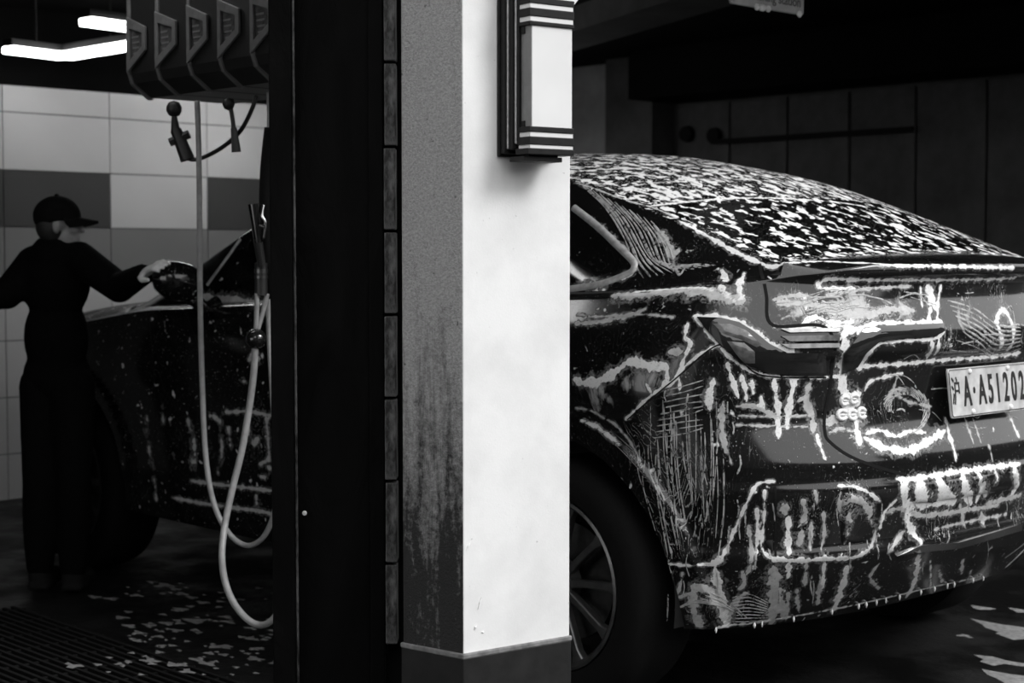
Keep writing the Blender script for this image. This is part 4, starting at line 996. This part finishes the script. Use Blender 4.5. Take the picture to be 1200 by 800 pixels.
# ============================================================ RIGHT BACKGROUND
slab('trim_1', UW - .02, UW, 3.95, 4.96, 0, CEIL, M['pale_concrete'])
slab('trim_2', UW, -4.27, 4.96, 5.0, 0, CEIL, M['pale_concrete'])
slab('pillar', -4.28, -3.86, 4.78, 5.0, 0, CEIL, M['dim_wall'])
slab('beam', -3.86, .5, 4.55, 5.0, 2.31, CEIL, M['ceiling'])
a, b = at_z(672, 58, 2.5), at_z(870, 0, 2.5); t = (b - a).normalized(); n = Vector((-t.y, t.x, 0))
o = MB().box((0, 0, 0), (4.2, .34, .13)).build('beam', M['dim_wall']); o.location = (a + b) / 2 - n * .0 + Vector((0, 0, .055)) + Vector((t.y, -t.x, 0)) * .17; o.rotation_euler = (0, 0, math.atan2(t.y, t.x)); T(o, kind='structure')
wr = bpy.data.objects['wall_right']; WRI = wr.matrix_basis.inverted()
for k in range(9):                                                  # formwork boards of the side wall
    o = MB().box((0, 0, 0), (.44, .016 + .006 * (k % 3), 2.28)).build('board', M['dim_wall'], wr, bevel=.003); o.location = WRI @ grid(-3.6 + .46 * k, 4.99, 1.15)
for x, y in [(806, 157), (838, 159)]:
    d = ray(x, y); s = (W.dot(L) + 4.97) / d.dot(L); p = Vector((0, 0, CAMH)) + d * s
    o = MB().lathe([(.001, .03), (.05, .03), (.055, .0)], 16).build('tie_hole_plug', M['rubber'], wr); o.matrix_local = wr.matrix_basis.inverted() @ (Matrix.Translation(p) @ Matrix.Rotation(CAR_ROT, 4, 'Z') @ Matrix.Rotation(PI / 2, 4, 'X'))
d = ray(870, 164); s = (W.dot(L) + 4.95) / d.dot(L); p = Vector((0, 0, CAMH)) + d * s
o = MB().box(p + B * .5, (1.5, .03, .03), CAR_ROT).build('wall_pipe', M['rubber']); T(o, 'thin dark pipe fixed along the dim wall beyond the car', 'pipe')
# sign
sl = at(858, 4, 5.7); du_ = .46
SM = Matrix.Translation(sl) @ Matrix((L, Vector((0, 0, 1)), B)).transposed().to_4x4()
SG = empty('hanging_sign'); T(SG, 'pale washing station sign hanging from the dark ceiling, foam along its edge', 'sign')
wS = .41
MB().prism([(0, .0), (wS, .0), (wS + .006, .008), (wS + .006, .34), (-.006, .34), (-.006, .008)], -.012, 0, SM).build('board', M['sign'], SG, bevel=.003)
text_mesh('car washing station', .050, 'lettering', M['ink'], SG, SM @ Matrix.Translation((.208, .043, .0005)), .97, .0006, .0008)
for x in (.08, .33): MB().tube([SM @ Vector((x, .33, -.006)), Vector((*(SM @ Vector((x, .33, -.006))).xy, CEIL))], .004, 6).build('hanger', M['dark_metal'], SG)
mb = MB()
for x, w in ((.135, .03), (.20, .035), (.385, .03), (.165, .05)): mb.lathe([(.0005, -.011), (w * .25, -.009), (w * .5, .0), (w * .35, .012), (.0005, .014)], 12, SM @ Matrix.Translation((x, 0, .002)) @ Matrix.Rotation(-PI / 2, 4, 'X') @ Matrix.Diagonal((1, .35, 1, 1)))
o = mb.build('foam_edge', M['foam_grey'], SG, smooth=True); o['kind'] = 'stuff'

# ============================================================ PERSON
PE = empty('person', Vector((at(65, 400, 6.25).x, 6.25, 0)))
T(PE, 'person in black work clothes and peaked cap, white glove reaching for the car mirror', 'person')
PO = Vector(PE.location)
def J(x, y, Y): return at(x, y, Y) - PO
zf = .012
jt = dict(head=J(71, 262, 6.22), neck=J(66, 290, 6.26), chest=J(65, 328, 6.24), waist=J(66, 395, 6.25), pel=J(67, 440, 6.27),
          sl=J(40, 308, 6.26), sr=J(93, 303, 6.21), el=J(8, 345, 6.18), wl=J(-26, 352, 6.08), er=J(140, 337, 6.06), wr=J(167, 322, 5.84),
          hl=J(50, 452, 6.27), hr=J(84, 452, 6.24), kl=J(47, 562, 6.22), kr=J(87, 564, 6.20), al=J(47, 668, 6.27), ar=J(86, 670, 6.25))
def ell(mb, c, r, M3=None, n=14):
    M3 = M3 or Matrix.Identity(3); vs = []; fs = []
    for i in range(n + 1):
        th = PI * i / n
        for k in range(n * 2):
            ph = PI * k / n; vs.append(Vector(c) + M3 @ Vector((r[0] * max(math.sin(th), .004) * math.cos(ph), r[1] * max(math.sin(th), .004) * math.sin(ph), r[2] * math.cos(th))))
    m = 2 * n
    for i in range(n):
        for k in range(m): fs.append((i * m + k, i * m + (k + 1) % m, (i + 1) * m + (k + 1) % m, (i + 1) * m + k))
    mb.add(vs, fs)
def remesh(mb, name, mat, parent, vox, smooth_it=4):
    o = mb.build(name, mat, parent, smooth=True); r = o.modifiers.new('remesh', 'REMESH'); r.mode = 'VOXEL'; r.voxel_size = vox; r.use_smooth_shade = True
    s = o.modifiers.new('smooth', 'SMOOTH'); s.iterations = smooth_it; s.factor = .5; return o
def limb(mb, a, b, ra, rb, n=14, bulge=0):
    P = [a + (b - a) * t for t in np.linspace(0, 1, 7)]; mb.tube(P, [ra + (rb - ra) * t + bulge * math.sin(PI * t) for t in np.linspace(0, 1, 7)], n); ell(mb, a, (ra,) * 3, n=8); ell(mb, b, (rb,) * 3, n=8)
hs = .80                                                           # the head in the picture is small
yaw = math.radians(6); HM = Matrix.Rotation(yaw, 3, 'Z')         # local +x is the way he looks
def H(x, y, z): return jt['head'] + HM @ (Vector((x, y, z)) * hs)
def body(mb, g_):
    ell(mb, jt['chest'], (.118 + g_, .085 + g_, .15 + g_)); ell(mb, jt['waist'], (.108 + g_, .08 + g_, .16 + g_)); ell(mb, jt['pel'], (.115 + g_, .09 + g_, .11 + g_))
    limb(mb, jt['sl'], jt['sr'], .052 + g_, .052 + g_); limb(mb, jt['chest'] + Vector((0, 0, .08)), jt['neck'], .085 + g_, .045 + g_)
def arms(mb, g_):
    for s, e1, w1 in (('sl', 'el', 'wl'), ('sr', 'er', 'wr')): limb(mb, jt[s], jt[e1], .052 + g_, .042 + g_); limb(mb, jt[e1], jt[w1], .041 + g_, .028 + g_ * .8)
def legs(mb, g_):
    for s, k, a in (('hl', 'kl', 'al'), ('hr', 'kr', 'ar')): limb(mb, jt[s], jt[k], .072 + g_, .050 + g_); limb(mb, jt[k], jt[a] + Vector((0, 0, .02)), .049 + g_, .036 + g_, bulge=.006)
mb = MB(); body(mb, 0); arms(mb, 0); legs(mb, 0); limb(mb, jt['neck'], H(-.012, 0, -.05), .046, .042)
ell(mb, H(-.012, 0, .028), [.098 * hs, .076 * hs, .098 * hs], HM); ell(mb, H(.030, 0, -.050), [.056 * hs, .054 * hs, .072 * hs], HM); ell(mb, H(.052, 0, -.098), [.026 * hs, .026 * hs, .020 * hs], HM)
limb(mb, H(.080, 0, .0), H(.104, 0, -.032), .010 * hs, .016 * hs, 8); ell(mb, H(.080, 0, -.070), [.012 * hs, .024 * hs, .008 * hs], HM); ell(mb, H(.079, 0, -.084), [.011 * hs, .021 * hs, .008 * hs], HM)
for s in (-1, 1):
    ell(mb, H(-.008, s * .077, -.018), [.020 * hs, .011 * hs, .034 * hs], HM); ell(mb, H(.060, s * .040, -.032), [.024 * hs, .022 * hs, .018 * hs], HM); ell(mb, H(.073, s * .030, .016), [.018 * hs, .024 * hs, .009 * hs], HM)
BODY = remesh(mb, 'body', M['skin'], PE, .0065, 2)
for s in (-1, 1): mb = MB(); ell(mb, H(.080, s * .030, -.004), [.011 * hs, .013 * hs, .008 * hs], HM, 8); mb.build('eye', M['ink'], BODY, smooth=True)
mb = MB(); ell(mb, H(-.040, 0, -.012), [.076 * hs, .083 * hs, .086 * hs], HM); mb.build('hair', M['hair'], BODY, smooth=True)
mb = MB(); body(mb, .016); arms(mb, .016); mb.tube([jt['neck'] + Vector((0, 0, -.02)), jt['neck'] + Vector((.005, 0, .022))], [.085, .062], 20)
remesh(mb, 'jacket', M['cloth'], PE, .011, 3)
mb = MB(); ell(mb, jt['pel'], (.128, .102, .12)); legs(mb, .018); remesh(mb, 'trousers', M['cloth'], PE, .011, 3)
for a in ('al', 'ar'):
    p = jt[a].copy(); mb = MB(); z0 = -PO.z + zf
    ell(mb, Vector((p.x, p.y + .00, zf + .045)), (.046, .055, .045)); ell(mb, Vector((p.x + .01, p.y + .085, zf + .035)), (.045, .095, .035)); mb.box((p.x + .006, p.y + .055, zf + .012), (.085, .23, .024))
    remesh(mb, 'shoe', M['rubber'], PE, .009, 3)
# cap with peak
mb = MB(); ell(mb, H(-.016, 0, .036), [.112 * hs, .090 * hs, .098 * hs], HM, 16); mb.v = [tuple(p) for p in mb.v]
crown = MB(); zc_ = H(0, 0, .012).z
crown.v = [(x, y, max(z, zc_ - .25 * max(0, (jt['head'] - Vector((x, y, z))).dot(HM @ Vector((1, 0, 0)))) )) for x, y, z in mb.v]; crown.f = mb.f
CAP = crown.build('cap', M['cap'], PE, smooth=60)
mb = MB(); top_, bot_ = [], []
for i in range(15):
    a = -1.25 + 2.5 * i / 14
    for rr, lst in ((.088, 0), (.135, 1), (.182, 2)):
        x = (rr * math.cos(a) if lst else .085 * math.cos(a)); 
        f_ = {0: 1, 1: 1, 2: 1}[lst]; y = min(rr, .098) * math.sin(a) * (1 if lst < 2 else .86)
        top_.append(H(x - .004, y, .034 - .02 * lst * .5 - .03 * (y / .09) ** 2 * (lst * .5)))
n_ = len(top_); mb.v = [tuple(p) for p in top_] + [tuple(p - Vector((0, 0, .009))) for p in top_]
for i in range(14):
    for k in range(2): q = (3 * i + k, 3 * i + k + 1, 3 * i + k + 4, 3 * i + k + 3); mb.f += [q, tuple(n_ + j for j in q[::-1])]
    mb.f.append((3 * i + 2, 3 * i + 2 + n_, 3 * i + 5 + n_, 3 * i + 5))
mb.build('peak', M['cap'], CAP, smooth=50); ell(b2 := MB(), H(-.016, 0, .135), [.012 * hs, .012 * hs, .008 * hs], HM, 6); b2.build('button', M['cap'], CAP, smooth=True)
# gloved hands, five fingers each
def glove(w, fwd, up, sgn):
    fwd = fwd.normalized(); side = fwd.cross(up).normalized() * sgn; up = side.cross(fwd).normalized() * sgn; k = .92
    def P(f, s, u): return w + (fwd * f + side * s + up * u) * k
    mb = MB(); R3_ = Matrix((fwd, side, up)).transposed()
    ell(mb, P(.045, 0, 0), (.048 * k, .038 * k, .018 * k), R3_); ell(mb, P(.008, 0, 0), (.03 * k, .030 * k, .024 * k), R3_); mb.tube([P(-.035, 0, 0), P(.005, 0, 0)], [.038 * k, .031 * k], 14)
    for s, l in ((-.029, .058), (-.010, .072), (.010, .078), (.029, .068)):
        c1, c2, c3 = P(.085, s, .004), P(.085 + l * .5, s * 1.15, -.002), P(.085 + l * .82, s * 1.2, -.022)
        limb(mb, P(.05, s, 0), c1, .0105 * k, .0105 * k, 8); limb(mb, c1, c2, .0105 * k, .0095 * k, 8); limb(mb, c2, c3, .0095 * k, .008 * k, 8)
    limb(mb, P(.018, .028, -.004), P(.055, .058, -.014), .013 * k, .011 * k, 8); limb(mb, P(.055, .058, -.014), P(.085, .058, -.026), .011 * k, .009 * k, 8)
    return remesh(mb, 'glove', M['glove'], PE, .0045, 2)
glove(jt['wr'], J(192, 305, 5.74) - jt['wr'], Vector((0, -.5, .8)), 1); glove(jt['wl'], J(-50, 372, 6.0) - jt['wl'], Vector((0, -.6, .8)), -1)

# ============================================================ FLOOR DETAILS
mb = MB(); n = 0
o_ = grid(-.9, -1.45, 0)
for k in range(52):
    v = -2.25 + .034 * k; mb.box(grid(-1.0, v, .006), (2.6, .012, .012), CAR_ROT)
for k in range(14): mb.box(grid(-2.25 + .19 * k, -1.38, .004), (.012, 1.78, .008), CAR_ROT)
T(mb.build('floor_grate', M['rubber']), 'black ribbed drainage matting on the wet floor at lower left', 'matting', kind='stuff')
mb = MB()
def fleck(x, y, r):
    p = at_z(x, y, 0.0); q_ = p - W; zf_ = .0128 if (-2.35 < q_.dot(B) < .35 and -2.3 < q_.dot(L) < -.45) else .0004; k = 9; ph = random.random() * 6; vs = [(p.x, p.y, zf_ + .003)]; rz = random.random() * 3
    for i in range(k):
        a = 2 * PI * i / k; rr = r * (1 + .45 * math.sin(3 * a + ph) + random.uniform(-.2, .2)); q = B * (rr * math.cos(a) * 1.5) + L * (rr * math.sin(a) * .9); vs.append((p.x + q.x, p.y + q.y, zf_))
    mb.add(vs, [(0, i + 1, (i + 1) % k + 1) for i in range(k)])
for i in range(170):
    x = random.uniform(110, 330); y = 665 + random.random() ** .8 * 130 
    if y < 665 + (330 - x) * .12 or x < 150 and random.random() < .7: continue
    fleck(x, y, random.choice([.006, .008, .010, .014, .022]))
for x, y, r in [(178, 682, .02), (193, 686, .035), (205, 690, .02), (225, 700, .02), (228, 727, .035), (206, 715, .015), (210, 730, .018), (245, 765, .016), (215, 783, .016), (85, 784, .025), (114, 783, .012), (112, 660, .03), (85, 648, .02)]: fleck(x, y, r)
for x, y, r in [(1178, 735, .07), (1196, 742, .08), (1150, 712, .03), (1170, 775, .05), (1190, 795, .07), (1195, 715, .03), (1130, 745, .02)]: fleck(x, y, r)  # right-hand patches paint floor reflections as flat pale discs
T(mb.build('foam_and_reflection_flecks', M['floor_foam_reflection'], smooth=False), 'flecks of soap foam, and grey patches painted for reflections, on the wet black floor', 'foam', kind='stuff')

# ============================================================ lay the foam on every panel
for me_, nm_ in FOAM_TODO: put_foam_now(me_, nm_)
